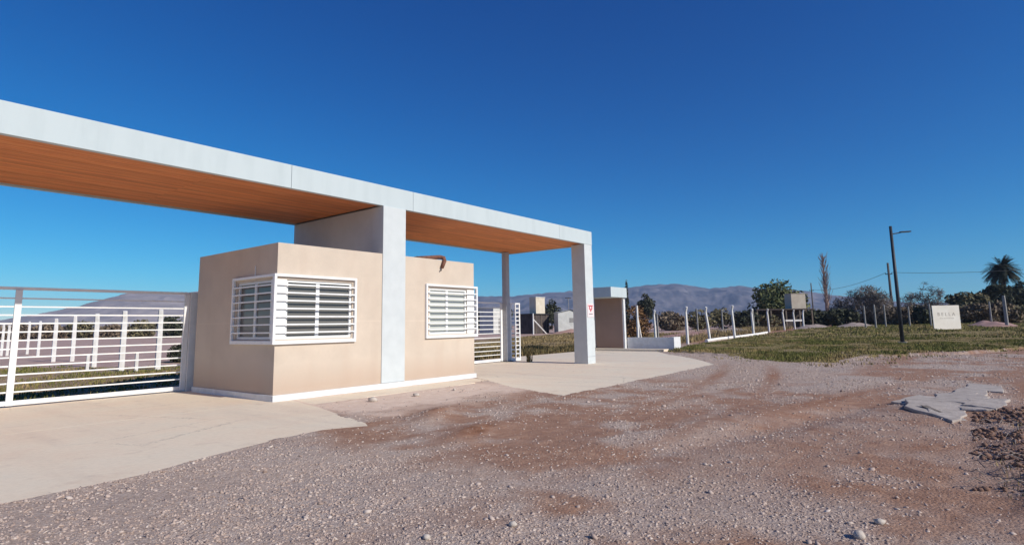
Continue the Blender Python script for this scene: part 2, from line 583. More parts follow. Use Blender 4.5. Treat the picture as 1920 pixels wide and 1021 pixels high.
simple('bark', (0.075, 0.06, 0.05), (0.13, 0.105, 0.085), scale=4, rough=0.95, stretch=(1, 1, 0.25))
simple('bark_poplar', (0.22, 0.15, 0.125), (0.34, 0.245, 0.205), scale=3, rough=0.95)
simple('bark_grey', (0.20, 0.165, 0.145), (0.30, 0.25, 0.22), scale=3, rough=0.95)
simple('rubble', (0.24, 0.18, 0.155), (0.40, 0.33, 0.29), scale=1.4, rough=0.95, bump=0.8, bscale=6)
simple('clods', (0.15, 0.085, 0.06), (0.27, 0.16, 0.115), scale=9, rough=0.95, bump=0.6, bscale=40)
simple('red_rubble', (0.30, 0.17, 0.14), (0.42, 0.27, 0.235), scale=1.2, rough=0.95, bump=0.8, bscale=6)

# glass: dark, reflective
mt, t, b = newmat('glass_dark')
b.inputs['Base Color'].default_value = (0.15, 0.145, 0.135, 1)
b.inputs['Roughness'].default_value = 0.12
b.inputs['Specular IOR Level'].default_value = 0.4
mt, t, b = newmat('glass_blind')
b.inputs['Roughness'].default_value = 0.25
b.inputs['Specular IOR Level'].default_value = 0.5
n = nnode(t, 'ShaderNodeTexWave', Scale=14.0)
n.bands_direction = 'Z'
t.links.new(worldpos(t), n.inputs['Vector'])
t.links.new(ramp(t, n.outputs[0], [(0.2, (0.40, 0.42, 0.39)), (0.8, (0.52, 0.53, 0.49))]), b.inputs['Base Color'])

# soffit boards
mt, t, b = newmat('soffit_wood')
b.inputs['Roughness'].default_value = 0.55
b.inputs['Specular IOR Level'].default_value = 0.35
rnd = t.nodes.new('ShaderNodeObjectInfo').outputs['Random']
mp = nnode(t, 'ShaderNodeMapping')
mp.inputs['Scale'].default_value = (1.1, 26, 26)
cmb = t.nodes.new('ShaderNodeCombineXYZ')
t.links.new(math_n(t, 'MULTIPLY', rnd, 37.0), cmb.inputs[0])
t.links.new(cmb.outputs[0], mp.inputs['Location'])
t.links.new(worldpos(t), mp.inputs['Vector'])
n = nnode(t, 'ShaderNodeTexNoise', Scale=1.0, Detail=8.0, Roughness=0.65)
t.links.new(mp.outputs[0], n.inputs['Vector'])
c1 = ramp(t, n.outputs[0], [(0.25, (0.42, 0.125, 0.045)), (0.5, (0.68, 0.235, 0.075)), (0.75, (0.80, 0.33, 0.12))])
h = nnode(t, 'ShaderNodeHueSaturation')
t.links.new(math_n(t, 'ADD', math_n(t, 'MULTIPLY', rnd, 0.30), 0.86), h.inputs['Value'])
t.links.new(c1, h.inputs['Color'])
t.links.new(h.outputs[0], b.inputs['Base Color'])

# leaves / grass : colour by island
def leafmat(name, stops, trans=0.15):
    mt, t, b = newmat(name)
    b.inputs['Roughness'].default_value = 0.8
    b.inputs['Specular IOR Level'].default_value = 0.2
    rnd = t.nodes.new('ShaderNodeNewGeometry').outputs['Random Per Island']
    c = ramp(t, rnd, stops)
    n = nnode(t, 'ShaderNodeTexNoise', Scale=0.35, Detail=3.0)
    t.links.new(worldpos(t), n.inputs['Vector'])
    hsn = nnode(t, 'ShaderNodeHueSaturation')
    t.links.new(math_n(t, 'ADD', math_n(t, 'MULTIPLY', n.outputs[0], 1.0), 0.5), hsn.inputs['Value'])
    t.links.new(c, hsn.inputs['Color'])
    t.links.new(hsn.outputs[0], b.inputs['Base Color'])


leafmat('leaf_pepper', [(0, (0.05, 0.065, 0.028)), (0.5, (0.115, 0.13, 0.052)), (1, (0.20, 0.20, 0.09))])
leafmat('leaf_dark', [(0, (0.03, 0.036, 0.024)), (0.6, (0.06, 0.066, 0.042)), (1, (0.11, 0.108, 0.066))])
leafmat('leaf_brown', [(0, (0.09, 0.07, 0.05)), (0.6, (0.19, 0.145, 0.10)), (1, (0.30, 0.225, 0.155))])
leafmat('leaf_scrub', [(0, (0.075, 0.07, 0.04)), (0.6, (0.16, 0.14, 0.076)), (1, (0.26, 0.21, 0.12))])
leafmat('twigs', [(0, (0.09, 0.075, 0.065)), (0.5, (0.17, 0.14, 0.12)), (1, (0.27, 0.225, 0.195))])
leafmat('leaf_orange', [(0, (0.10, 0.05, 0.028)), (0.5, (0.22, 0.12, 0.055)), (1, (0.32, 0.19, 0.09))])
leafmat('leaf_palm', [(0, (0.018, 0.024, 0.018)), (0.6, (0.036, 0.044, 0.03)), (1, (0.07, 0.074, 0.048))])
mt, t, b = newmat('grass')
b.inputs['Roughness'].default_value = 0.8
b.inputs['Specular IOR Level'].default_value = 0.2
rnd = t.nodes.new('ShaderNodeNewGeometry').outputs['Random Per Island']
n = nnode(t, 'ShaderNodeTexNoise', Scale=0.42, Detail=5.0, Roughness=0.6)
t.links.new(worldpos(t), n.inputs['Vector'])
gr_ = ramp(t, rnd, [(0, (0.07, 0.08, 0.02)), (0.5, (0.14, 0.148, 0.038)), (1, (0.24, 0.215, 0.072))])
dr_ = ramp(t, rnd, [(0, (0.20, 0.135, 0.062)), (0.5, (0.33, 0.235, 0.105)), (1, (0.46, 0.34, 0.17))])
t.links.new(mixc(t, ramp(t, n.outputs[0], [(0.48, 0.0), (0.64, 1.0)]), gr_, dr_), b.inputs['Base Color'])
leafmat('grass_dry', [(0, (0.15, 0.11, 0.05)), (0.5, (0.27, 0.20, 0.095)), (1, (0.42, 0.32, 0.17))])
leafmat('weed', [(0, (0.07, 0.065, 0.028)), (0.5, (0.15, 0.12, 0.05)), (1, (0.30, 0.22, 0.11))])
stones_mat('gravel_stones', [(0.0, (0.27, 0.185, 0.145)), (0.3, (0.43, 0.315, 0.255)), (0.6, (0.53, 0.405, 0.335)), (0.9, (0.60, 0.49, 0.415)), (1.0, (0.70, 0.60, 0.52))])

# mountains
for nm, a, bb in (('mountain', (0.045, 0.05, 0.07), (0.17, 0.15, 0.155)), ('hill', (0.24, 0.215, 0.215), (0.35, 0.305, 0.295))):
    simple(nm, a, bb, scale=0.011, rough=0.95, contrast=(0.4, 0.62), spec=0.1, detail=9.0)

# ------------------------------------------------------------------ ground sheet
def axis(parts):
    a = np.concatenate([np.arange(x0, x1, st) for x0, x1, st in parts])
    return a


def geo(a, b, n):
    return np.sign(a) * np.geomspace(abs(a), abs(b), n)


xs = np.concatenate([-np.geomspace(4400, 12, 22), axis([(-10, 0.4, 0.5), (0.4, 13, 0.045), (13, 42, 0.2), (42, 150, 1.2)]), np.geomspace(152, 4400, 22)])
ys = np.concatenate([-np.geomspace(4400, 14, 22), axis([(-12, -1.6, 0.3), (-1.6, 9.6, 0.045), (9.6, 30, 0.2), (30, 90, 1.0)]), np.geomspace(92, 4400, 24)])
GX, GY = np.meshgrid(xs, ys)
GZ = ground_z(GX, GY)
nx, ny = len(xs), len(ys)
idx = np.arange(nx * ny).reshape(ny, nx)
faces = np.stack([idx[:-1, :-1], idx[:-1, 1:], idx[1:, 1:], idx[1:, :-1]], -1).reshape(-1, 4)
me = np_mesh('ground', np.stack([GX, GY, GZ], -1).reshape(-1, 3), faces, 'ground')
g_, s_, v_, d_ = masks(GX, GY)
ca = me.color_attributes.new('cover', 'FLOAT_COLOR', 'POINT')
ca.data.foreach_set('color', np.stack([d_, s_, v_, np.ones_like(g_)], -1).astype(np.float32).ravel())
me.polygons.foreach_set('use_smooth', np.ones(len(faces), bool))
tag(link('ground', me), kind='structure')


# ------------------------------------------------------------------ mountains
def ridge(name, mat, table, rr, depth, az0, az1, seed):
    az = np.linspace(az0, az1, 900)
    el = np.interp(az, [a for a, e in table], [e for a, e in table])
    top = np.tan(np.radians(el)) * rr + 1.45
    k = np.linspace(0, 1, 101)
    A, K = np.meshgrid(az, k)
    prof = np.where(K < 0.6, ss(0.0, 0.62, K) ** 1.15, 1 - 0.7 * ss(0.6, 1.0, K))
    rad = rr + (K - 0.6) * depth
    x, y = np.sin(np.radians(A)) * rad, np.cos(np.radians(A)) * rad
    n = fbm(x / 520, y / 520, seed, 5) - 0.5
    n2 = np.abs(fbm(x / 300 + 0.5 * n, y / 300, seed + 9, 6, 0.58) - 0.5)
    amp = 1 - np.exp(-((K - 0.6) / 0.14) ** 2)
    z = prof * top[None, :] * (1 + (0.7 * n - 1.7 * n2 + 0.10) * amp) - 6
    z = np.where(np.abs(K - 0.6) < 0.006, top[None, :] * (1 + 0.05 * (fbm(A * 2.2, A * 0, seed + 3, 3) - 0.5)), z)
    i = np.arange(A.size).reshape(A.shape)
    f = np.stack([i[:-1, :-1], i[:-1, 1:], i[1:, 1:], i[1:, :-1]], -1).reshape(-1, 4)
    me = np_mesh(name, np.stack([x, y, z], -1).reshape(-1, 3), f[:, ::-1], mat)
    me.polygons.foreach_set('use_smooth', np.ones(len(f), bool))
    return tag(link(name, me), kind='structure')


ridge('mountain_range', 'mountain', [(20, 2.2), (40, 2.9), (48.1, 2.95), (51.6, 2.85), (52.9, 3.02), (57.9, 3.28), (63.1, 3.51), (66.1, 3.72), (67.6, 3.72),
      (69.5, 3.35), (70.5, 3.11), (73, 3.31), (74.6, 2.95), (78.5, 2.6), (80.5, 2.15), (83.6, 1.75), (85.8, 1.3), (95, 1.1), (120, 0.9)], 3300, 1700, 20, 120, 5)
ridge('hill', 'hill', [(-15, 0.3), (8, 0.7), (10.3, 1.05), (13.25, 1.68), (15, 2.18), (17.9, 3.16), (22.9, 3.41), (30, 3.2), (40, 1.6), (46, 0.4)], 1900, 1300, -15, 46, 15)

# ------------------------------------------------------------------ concrete paving
def apron(name, polys, z0=-0.12, z1=0.006):
    e = tag(empty(name), kind='structure')
    for p in polys:
        o = MB().prism(p, z0, z1).build('concrete_panel', 'concrete', e)
    return e


apron('driveway_apron_west', [LEFT_A, LEFT_B])
apron('driveway_apron_east', [RIGHT_A, RIGHT_B, RIGHT_C, RIGHT_D])
apron('footing_strip', [STRIP], z1=0.002)

# ------------------------------------------------------------------ gateway canopy
can = tag(empty('gateway_canopy', (9.5, 13.3, 0)), 'long white flat-roofed gateway canopy with timber soffit spanning both driveways', 'canopy')
can.location = (0, 0, 0)
Y0, Y1, ZB, ZT = 11.31, 15.40, 4.48, 4.995
XL, XR = -3.0, 19.32
core = MB()
core.box(XL + 0.02, XR - 0.02, Y0 + 0.03, Y1 - 0.02, ZB + 0.06, ZT - 0.01)
core.build('roof_slab', 'white_render', can)
edges = [XL, 6.65, 10.15, 17.09, XR]
for a, b_ in zip(edges[:-1], edges[1:]):
    MB().box(a + 0.004, b_ - 0.004, Y0, Y0 + 0.12, ZB, ZT).build('fascia_panel', 'white_render', can, bevel=0.004)
MB().box(XL, XR, Y1 - 0.10, Y1, ZB, ZT).build('rear_fascia', 'white_render', can, bevel=0.004)
MB().box(XR - 0.09, XR, Y0 + 0.125, Y1 - 0.105, ZB, ZT).build('end_fascia', 'white_render', can, bevel=0.004)
MB().box(XL, XL + 0.09, Y0 + 0.125, Y1 - 0.105, ZB, ZT).build('end_fascia', 'white_render', can, bevel=0.004)
# blade wall with its front column
MB().box(9.15, 9.88, 11.285, 11.72, 0.135, ZB - 0.003).build('front_column', 'white_column', can, bevel=0.008)
MB().box(9.17, 9.86, 11.723, 15.36, 3.0, ZB - 0.003).build('blade_wall', 'white_column', can, bevel=0.008)
MB().box(18.75, 19.30, 11.315, 11.90, 0.0, ZB - 0.003).build('corner_column', 'white_column', can, bevel=0.008)
MB().box(18.748, 19.302, 11.30, 11.31, 0.27, 0.275).build('column_joint', 'grey_steel', can)
MB().box(XL + 0.05, XL + 0.6, 11.315, 11.90, 0.0, ZB - 0.003).build('corner_column', 'white_render', can, bevel=0.008)
MB().box(18.52, 18.74, 14.96, 15.18, 0.0, ZB - 0.003).build('rear_post', 'grey_steel', can, bevel=0.004)
MB().box(18.44, 18.82, 14.88, 15.26, 0.012, 0.035).build('base_plate', 'dark_metal', can)
# soffit boards
pitch_ = 0.118
for (xa, xb, nseg) in ((XL + 0.1, 9.145, 3), (9.885, XR - 0.095, 3)):
    seg = (xb - xa) / nseg
    bm_ = MB().box(0, seg - 0.003, 0, pitch_ - 0.006, 0, 0.025).mesh('soffit_board', 'soffit_wood')
    ny_ = int((Y1 - 0.11 - (Y0 + 0.13)) / pitch_)
    for j in range(ny_):
        off = (j % 2) * 0.0
        for k in range(nseg):
            o = link('soffit_board', bm_, can)
            o.location = (xa + k * seg, Y0 + 0.13 + j * pitch_, ZB + 0.022 + 0.003 * random.random())

# ------------------------------------------------------------------ guard booth
booth = tag(empty('guard_booth'), 'cream plastered flat-roofed guard booth with barred white corner windows', 'booth')
BX0, BX1, BY0, BY1, BZ = 6.40, 12.50, 11.31, 14.95, 3.27
HF = [(6.62, 8.28, 1.25, 2.50), (10.74, 12.20, 1.26, 2.49)]
HL = [(11.52, 12.98, 1.25, 2.50)]


def wall_front(hole_list, u0, u1, z0, z1, fn, depth):
    us = sorted({u0, u1} | {a for h in hole_list for a in h[:2]})
    zs = sorted({z0, z1} | {a for h in hole_list for a in h[2:]})
    mb = MB()

    def solid(i, j):
        if i < 0 or j < 0 or i >= len(us) - 1 or j >= len(zs) - 1: return None
        cu, cz = (us[i] + us[i + 1]) / 2, (zs[j] + zs[j + 1]) / 2
        return not any(h[0] < cu < h[1] and h[2] < cz < h[3] for h in hole_list)

    for i in range(len(us) - 1):
        for j in range(len(zs) - 1):
            a, b2, c, d = us[i], us[i + 1], zs[j], zs[j + 1]
            if solid(i, j):
                mb.add([fn(a, c, 0), fn(b2, c, 0), fn(b2, d, 0), fn(a, d, 0)], [(0, 1, 2, 3)])
                mb.add([fn(a, c, depth), fn(b2, c, depth), fn(b2, d, depth), fn(a, d, depth)], [(3, 2, 1, 0)])
            else:
                for (p, q, ii, jj) in (((a, c), (b2, c), i, j - 1), ((a, d), (b2, d), i, j + 1), ((a, c), (a, d), i - 1, j), ((b2, c), (b2, d), i + 1, j)):
                    if solid(ii, jj):
                        mb.add([fn(*p, 0), fn(*q, 0), fn(*q, depth), fn(*p, depth)], [(0, 1, 2, 3)])
    return mb


T_ = 0.18
wf = wall_front(HF, BX0, BX1, 0.0, BZ, lambda u, z, d: (u, BY0 + d, z), T_)
wf.add([(BX0, BY0, BZ), (BX1, BY0, BZ), (BX1 - T_, BY0 + T_, BZ), (BX0 + T_, BY0 + T_, BZ)], [(0, 1, 2, 3)])
wf.build('front_wall', 'plaster', booth)
wl = wall_front(HL, BY0, BY1, 0.0, BZ, lambda u, z, d: (BX0 + d, u, z), T_)
wl.add([(BX0, BY0, BZ), (BX0 + T_, BY0 + T_, BZ), (BX0 + T_, BY1 - T_, BZ), (BX0, BY1, BZ)], [(0, 1, 2, 3)])
wl.build('side_wall', 'plaster', booth)
MB().box(BX1 - T_, BX1, BY0 + 0.002, BY1, 0, BZ - 0.002).build('end_wall', 'plaster', booth)
MB().box(BX0 + 0.003, BX1 - 0.003, BY1 - T_, BY1 + 0.003, 0, BZ - 0.003).build('rear_wall', 'plaster', booth)
MB().box(BX0 + T_, BX1 - T_, BY0 + T_, BY1 - T_, 2.92, 3.05).build('roof', 'old_concrete', booth)
MB().box(BX0 + 0.05, BX1 - 0.05, BY0 + 0.05, BY1 - 0.05, 0.0, 0.03).build('floor', 'concrete', booth)
pl = MB()
pl.box(BX0 - 0.03, BX1 + 0.03, BY0 - 0.055, BY0 - 0.0015, -0.03, 0.13)
pl.build('plinth', 'white_plinth', booth, bevel=0.006)
MB().box(BX0 - 0.03, BX0 - 0.0015, BY0 + 0.002, BY1 + 0.02, -0.03, 0.13).build('plinth', 'white_plinth', booth, bevel=0.006)
MB().box(BX1 + 0.0015, BX1 + 0.03, BY0 + 0.002, BY1 + 0.02, -0.03, 0.13).build('plinth', 'white_plinth', booth, bevel=0.006)
MB().tube([(BX0 - 0.012, 12.19, 2.60), (BX0 - 0.012, 12.19, 2.84)], 0.009, 6).build('conduit', 'white_frame', booth)


def fx(fn, mb, u0, u1, z0, z1, d0, d1):
    """axis-aligned box given in wall coordinates"""
    p, q = fn(u0, z0, d0), fn(u1, z1, d1)
    return mb.box(min(p[0], q[0]), max(p[0], q[0]), min(p[1], q[1]), max(p[1], q[1]), min(p[2], q[2]), max(p[2], q[2]))


def window(fn, h, split, pane_mat, label):
    u0, u1, z0, z1 = h
    fw = 0.055
    mb = MB()
    fx(fn, mb, u0, u0 + fw, z0, z1, 0.03, 0.10)
    fx(fn, mb, u1 - fw, u1, z0, z1, 0.03, 0.10)
    fx(fn, mb, u0 + fw, u1 - fw, z0, z0 + fw, 0.03, 0.10)
    fx(fn, mb, u0 + fw, u1 - fw, z1 - fw, z1, 0.03, 0.10)
    win = mb.build('window', 'white_frame', booth, bevel=0.004)
    win['label'] = label
    mb = MB()
    fx(fn, mb, split - 0.045, split + 0.045, z0 + fw, z1 - fw, 0.045, 0.095)
    mb.build('mullion', 'white_frame', win, bevel=0.004)
    for a, c in ((u0 + fw, split - 0.045), (split + 0.045, u1 - fw)):
        mb = MB()
        fx(fn, mb, a, c, z0 + fw, z1 - fw, 0.072, 0.080)
        mb.build('pane', pane_mat, win)
    return win


def grille(fn, u0, u1, z0, z1, nb, label, out=0.065, fw=0.055, corner=None):
    mb = MB()
    fx(fn, mb, u0, u1, z1 - fw, z1, -out, -0.004)
    fx(fn, mb, u0, u1, z0, z0 + fw + 0.02, -out, -0.004)
    fx(fn, mb, u0, u0 + fw, z0 + fw + 0.02, z1 - fw, -out, -0.004)
    fx(fn, mb, u1 - fw, u1, z0 + fw + 0.02, z1 - fw, -out, -0.004)
    g = mb.build('security_grille', 'white_metal', booth, bevel=0.004)
    g['label'] = label
    st = (z1 - z0 - 2 * fw - 0.02) / (nb + 1)
    for k in range(nb):
        zc = z0 + fw + 0.02 + st * (k + 1)
        mb = MB()
        fx(fn, mb, u0 + fw, u1 - fw, zc - 0.015, zc + 0.015, -out + 0.008, -out + 0.03)
        mb.build('bar', 'white_metal', g)
    return g


FF = lambda u, z, d: (u, BY0 + d, z)
FL = lambda u, z, d: (BX0 + d, u, z)
window(FF, HF[0], 7.40, 'glass_dark', 'wide front half of the corner window with dark panes')
window(FL, HL[0], 12.25, 'glass_dark', 'shaded side half of the corner window')
window(FF, HF[1], 11.44, 'glass_blind', 'front window with pale blinds behind the panes')
# white corner casings beside the openings
MB().box(BX0 - 0.006, 6.62, BY0 - 0.008, BY0 - 0.0015, 1.25, 2.50).build('corner_casing', 'white_frame', booth)
MB().box(BX0 - 0.008, BX0 - 0.0015, BY0 + 0.002, 11.52, 1.25, 2.50).build('corner_casing', 'white_frame', booth)
MB().box(12.20, BX1 + 0.004, BY0 - 0.008, BY0 - 0.0015, 1.26, 2.49).build('corner_casing', 'white_frame', booth)
grille(FF, 6.315, 8.37, 1.15, 2.61, 7, 'white barred grille over the front half of the corner window')
grille(FL, 11.316, 13.10, 1.15, 2.61, 7, 'white barred grille over the shaded side window')
grille(FF, 10.58, 12.60, 1.16, 2.59, 7, 'white barred grille over the window with blinds')

# rusty pipe over the parapet
rp = tag(empty('rusty_pipe', (11.0, 11.5, 3.27)), 'bent rusty brown pipe lying over the booth parapet above the second window', 'pipe')
MB().tube([(-0.42, 0.10, 0.045), (-0.1, 0.02, 0.06), (0.2, -0.12, 0.085), (0.27, -0.20, 0.06), (0.26, -0.24, -0.02), (0.16, -0.245, -0.22)],
          [0.035, 0.055, 0.06, 0.06, 0.055, 0.045], 10).build('pipe_body', 'rust', rp, smooth=True)
MB().tube([(0.28, -0.17, 0.07), (0.45, 0.02, 0.09)], [0.03, 0.03], 8).build('branch', 'rust', rp)
MB().tube([(-0.42, 0.10, 0.045), (-0.52, 0.14, 0.04)], [0.04, 0.02], 8).build('nozzle', 'dark_metal', rp)
MB().tube([(0.13, -0.235, -0.27), (0.12, -0.235, -0.31)], [0.02, 0.018], 8).build('drip_end', 'dark_metal', rp)
MB().tube([(0.55, 0.05, 0.0), (0.55, 0.05, 0.10), (0.55, 0.05, 0.15)], [0.03, 0.035, 0.012], 10).build('insulator', 'white_frame', rp)

# ------------------------------------------------------------------ gates
def bar_gate(name, label, x0, x1, y, posts, zt=2.41, nb=12, post_w=0.11, base=0.02):
    g = tag(empty(name, ((x0 + x1) / 2, y, 0)), label, 'gate')
    c = (x0 + x1) / 2
    MB().box(x0 - c, x1 - c, -0.03, 0.03, zt - 0.06, zt).build('top_rail', 'white_metal', g, bevel=0.004)
    MB().box(x0 - c, x1 - c, -0.035, 0.035, base + 0.02, base + 0.11).build('bottom_rail', 'white_metal', g, bevel=0.004)
    bm_ = MB().box(x0 - c, x1 - c, -0.012, 0.012, -0.014, 0.014).mesh('bar', 'white_metal')
    for k in range(nb):
        z = base + 0.11 + (zt - 0.06 - base - 0.11) * (k + 1) / (nb + 1)
        o = link('bar', bm_, g)
        o.location = (0, 0.0, z)
    pm = MB().box(-post_w / 2, post_w / 2, -0.06, -0.013, base + 0.02, zt - 0.062).mesh('post', 'white_metal')
    for px in posts:
        o = link('post', pm, g)
        o.location = (px - c, 0, 0)
    return g


bar_gate('sliding_gate', 'wide white horizontal-bar gate closing the driveway beside the shaded booth wall', -2.3, 6.34, 15.3, [-2.2, 0.4, 3.03, 6.28])
gp = tag(MB().box(6.345, 6.52, 15.2, 15.42, 0.0, 2.41).build('gate_post', 'white_plinth', None, bevel=0.006), 'white post where the closed gate meets the shaded booth corner', 'post')
bar_gate('sliding_gate', 'white horizontal-bar gate between the barred window and the grey rear post', 12.6, 18.5, 15.22, [12.66, 15.5, 18.44])
# narrow fixed lattice leaf
lf = tag(empty('gate_leaf', (19.12, 15.0, 0.0), R(-20)), 'narrow white ladder-like gate leaf standing right behind the grey rear post', 'gate')
MB().box(-0.24, -0.19, -0.025, 0.025, 0.02, 2.39).build('stile', 'white_metal', lf, bevel=0.003)
MB().box(0.19, 0.24, -0.025, 0.025, 0.02, 2.39).build('stile', 'white_metal', lf, bevel=0.003)
MB().box(-0.19, 0.19, -0.02, 0.02, 2.33, 2.388).build('top_rail', 'white_metal', lf)
MB().box(-0.19, 0.19, -0.02, 0.02, 0.022, 0.14).build('bottom_rail', 'white_metal', lf)
MB().box(-0.03, 0.03, -0.024, -0.0125, 0.141, 2.329).build('centre_stile', 'white_metal', lf)
bm_ = MB().box(-0.19, 0.19, -0.012, 0.012, -0.02, 0.02).mesh('bar', 'white_metal')
for k in range(12):
    o = link('bar', bm_, lf)
    o.location = (0, 0, 0.14 + (2.33 - 0.14) * (k + 1) / 13)

# ------------------------------------------------------------------ notice on the corner column
no = tag(MB().box(18.80, 19.27, 11.298, 11.309, 1.72, 2.22).build('notice', 'notice_paper'), 'small red and white notice fixed to the outer canopy column', 'notice')
ms = MB()
ring = [(19.035 + 0.13 * math.cos(a), 11.2965, 2.07 + 0.10 * math.sin(a)) for a in np.linspace(0, 2 * math.pi, 20, endpoint=False)]
ring2 = [(19.035 + 0.055 * math.cos(a), 11.2965, 2.075 + 0.045 * math.sin(a)) for a in np.linspace(0, 2 * math.pi, 20, endpoint=False)]
ms.add(ring + ring2, [(i, (i + 1) % 20, 20 + (i + 1) % 20, 20 + i) for i in range(20)])
ms.box(18.86, 19.21, 11.2955, 11.2975, 2.13, 2.165)
ms.box(19.0, 19.07, 11.2955, 11.2975, 1.92, 1.975)
ms.build('emblem', 'notice_red', no)
MB().box(18.90, 19.17, 11.2955, 11.2975, 1.825, 1.85).build('text_line', 'notice_ink', no)

# ------------------------------------------------------------------ pedestrian entrance
pe = tag(empty('pedestrian_porch'), 'small porch with white slab roof over a brown side wall beyond the gateway', 'porch')
MB().box(27.42, 29.22, 15.0, 17.1, 2.88, 3.42).build('roof_slab', 'white_render', pe, bevel=0.006)
MB().box(29.0, 29.012, 15.22, 16.95, 0.02, 2.877).build('wall_finish', 'brown_plaster', pe)
MB().box(29.014, 29.2, 15.12, 16.98, 0.0, 2.879).build('side_wall', 'white_plinth', pe, bevel=0.006)
MB().box(27.46, 27.58, 16.93, 17.05, 0.0, 2.879).build('rear_post', 'white_metal', pe, bevel=0.004)
MB().box(28.36, 28.97, 12.6, 16.9, -0.05, 0.12).build('step', 'concrete', pe, bevel=0.01)
bar_gate('wicket_gate', 'small white barred wicket gate under the porch slab', 27.6, 28.98, 16.99, [27.66, 28.92], zt=2.3, nb=9, base=0.14)
lw = tag(empty('low_wall'), 'low white boundary wall with a short return beside the porch', 'wall')
MB().box(29.24, 29.45, 12.62, 15.1, -0.05, 0.70).build('long_wall', 'white_plinth', lw, bevel=0.006)
MB().box(29.24, 30.1, 12.40, 12.618, -0.05, 0.72).build('return_wall', 'white_plinth', lw, bevel=0.006)


# ------------------------------------------------------------------ fence posts
def fence_post(p, h, lean, mat, label, group, r=0.06, bend=0.12, strut=False):
    z = gz(p[0], p[1])
    o = empty('fence_post', (p[0], p[1], z))
    pts = [(0, 0, -0.15), (lean[0] * 0.5, lean[1] * 0.5, h * 0.5), (lean[0], lean[1], h * 0.86), (lean[0] * 1.15 - bend * 0.3, lean[1] - bend * 0.6, h)]
    MB().tube(pts, [r, r * 0.97, r * 0.92, r * 0.8], 6).build('shaft', mat, o)
    if strut:
        MB().tube([(strut[0], strut[1], -0.05), (0.0, 0.0, h * 0.72)], r * 0.75, 6).build('strut', mat, o)
    return tag(o, label, 'fence post', group)


ORD = ['first', 'second', 'third', 'fourth', 'fifth', 'sixth', 'seventh', 'eighth', 'ninth', 'tenth']
LP = [((10.28, 27.5), 2.55), ((9.9, 31.0), 2.55), ((9.8, 34.6), 2.5), ((10.2, 39.5), 2.55), ((10.1, 43.0), 2.5), ((10.9, 49.5), 2.5), ((11.2, 54.0), 2.5), ((11.0, 59.5), 2.3), ((10.8, 61.5), 2.35)]
LP = [((10.28, 27.5), 2.55), ((9.22, 28.4), 2.5), ((9.47, 32.7), 2.5), ((10.79, 41.0), 2.6), ((10.03, 41.5), 2.45), ((11.8, 52.6), 2.5), ((12.76, 60.0), 2.6), ((11.0, 57.3), 2.3), ((10.8, 58.0), 2.35)]
for i, (p, h) in enumerate(LP):
    fence_post(p, h, (0, 0), 'post_white', ORD[i] + ' white concrete fence post counting away from the booth behind the closed gate', 'white posts behind the closed gate', r=0.115 if i < 5 else 0.10)
for i, (p, h) in enumerate((((9.3, 27.0), 0.75), ((8.6, 30.5), 0.7))):
    fence_post(p, h, (0, 0), 'post_white', ('short white stake nearest the booth behind the closed gate', 'short white stake farther out, behind the closed gate')[i], 'short stakes behind the closed gate', r=0.07, bend=0)
RP = [((41.2, 18.9), 2.35, (-0.1, 0.02)), ((37.6, 15.0), 2.45, (-0.08, 0)), ((42.6, 15.3), 2.45, (-0.32, 0.1)), ((45.4, 14.4), 2.45, (-0.15, 0.05)),
      ((52.4, 15.0), 2.3, (-0.15, 0.03)), ((63.4, 16.6), 2.35, (-0.15, 0.03)), ((73.0, 17.4), 2.35, (-0.2, 0.05)), ((78.0, 17.4), 2.35, (-0.15, 0.03)), ((80.8, 17.0), 2.35, (0.2, 0.0))]
for i, (p, h, ln) in enumerate(RP):
    fence_post(p, h, ln, 'post_white', ORD[i] + ' white fence post counting from the low wall towards the raised tank', 'white posts along the grassy verge', r=0.10, bend=0.2)
fence_post((31.6, 15.6), 2.5, (0, 0), 'post_white', 'white braced fence post with a slanting strut beside the porch', 'braced posts', r=0.08, bend=0, strut=(1.2, 0.3))
fence_post((60.5, 44.5), 2.7, (0, 0), 'post_white', 'white braced corner post in front of the dark shed seen through the gateway', 'braced posts', r=0.10, bend=0, strut=(2.2, -0.6))
GP = [((44.5, 20.2), 2.1), ((58, 22), 2.6), ((64, 21.5), 2.5), ((72, 20.5), 2.5), ((78.2, 9.9), 2.5), ((74.0, 8.4), 2.55), ((81.0, 8.2), 2.6), ((86, 6.2), 2.4), ((84, 4.0), 2.6), ((78.9, -2.6), 3.2), ((84.8, -1.5), 2.7), ((92, -5.6), 2.6)]
GL = ['weathered grey post between the first white posts of the verge fence', 'weathered grey post behind the third and fourth white verge posts', 'weathered grey post behind the fifth white verge post',
      'weathered grey post in front of the dark open shed', 'weathered grey post under the bare poplar', 'stouter weathered grey post between the poplar and the lamp', 'weathered grey post below the twiggy bare shrubs',
      'weathered grey post just behind the street lamp', 'weathered grey post between the lamp and the white sign', 'tall grey concrete post in front of the palm',
      'grey concrete post between the white sign and the tall grey post', 'grey concrete post at the picture edge below the palm']
for (p, h), lab in zip(GP, GL):
    fence_post(p, h, (-0.05, 0), 'post_grey', lab, 'weathered grey posts', r=0.09 if p[0] < 78 or p[1] > -2 else 0.16, bend=0)

# fallen white kerb along the fence foot
kb = MB()
pts = [(40.2, 14.7), (43.5, 15.0), (48, 14.9), (53, 15.0), (58, 15.4)]
kb.tube([(x, y, gz(x, y) + 0.10) for x, y in pts], 0.13, 6)
tag(kb.build('white_kerb', 'post_white'), 'long white kerb lying at the foot of the verge fence', 'kerb')


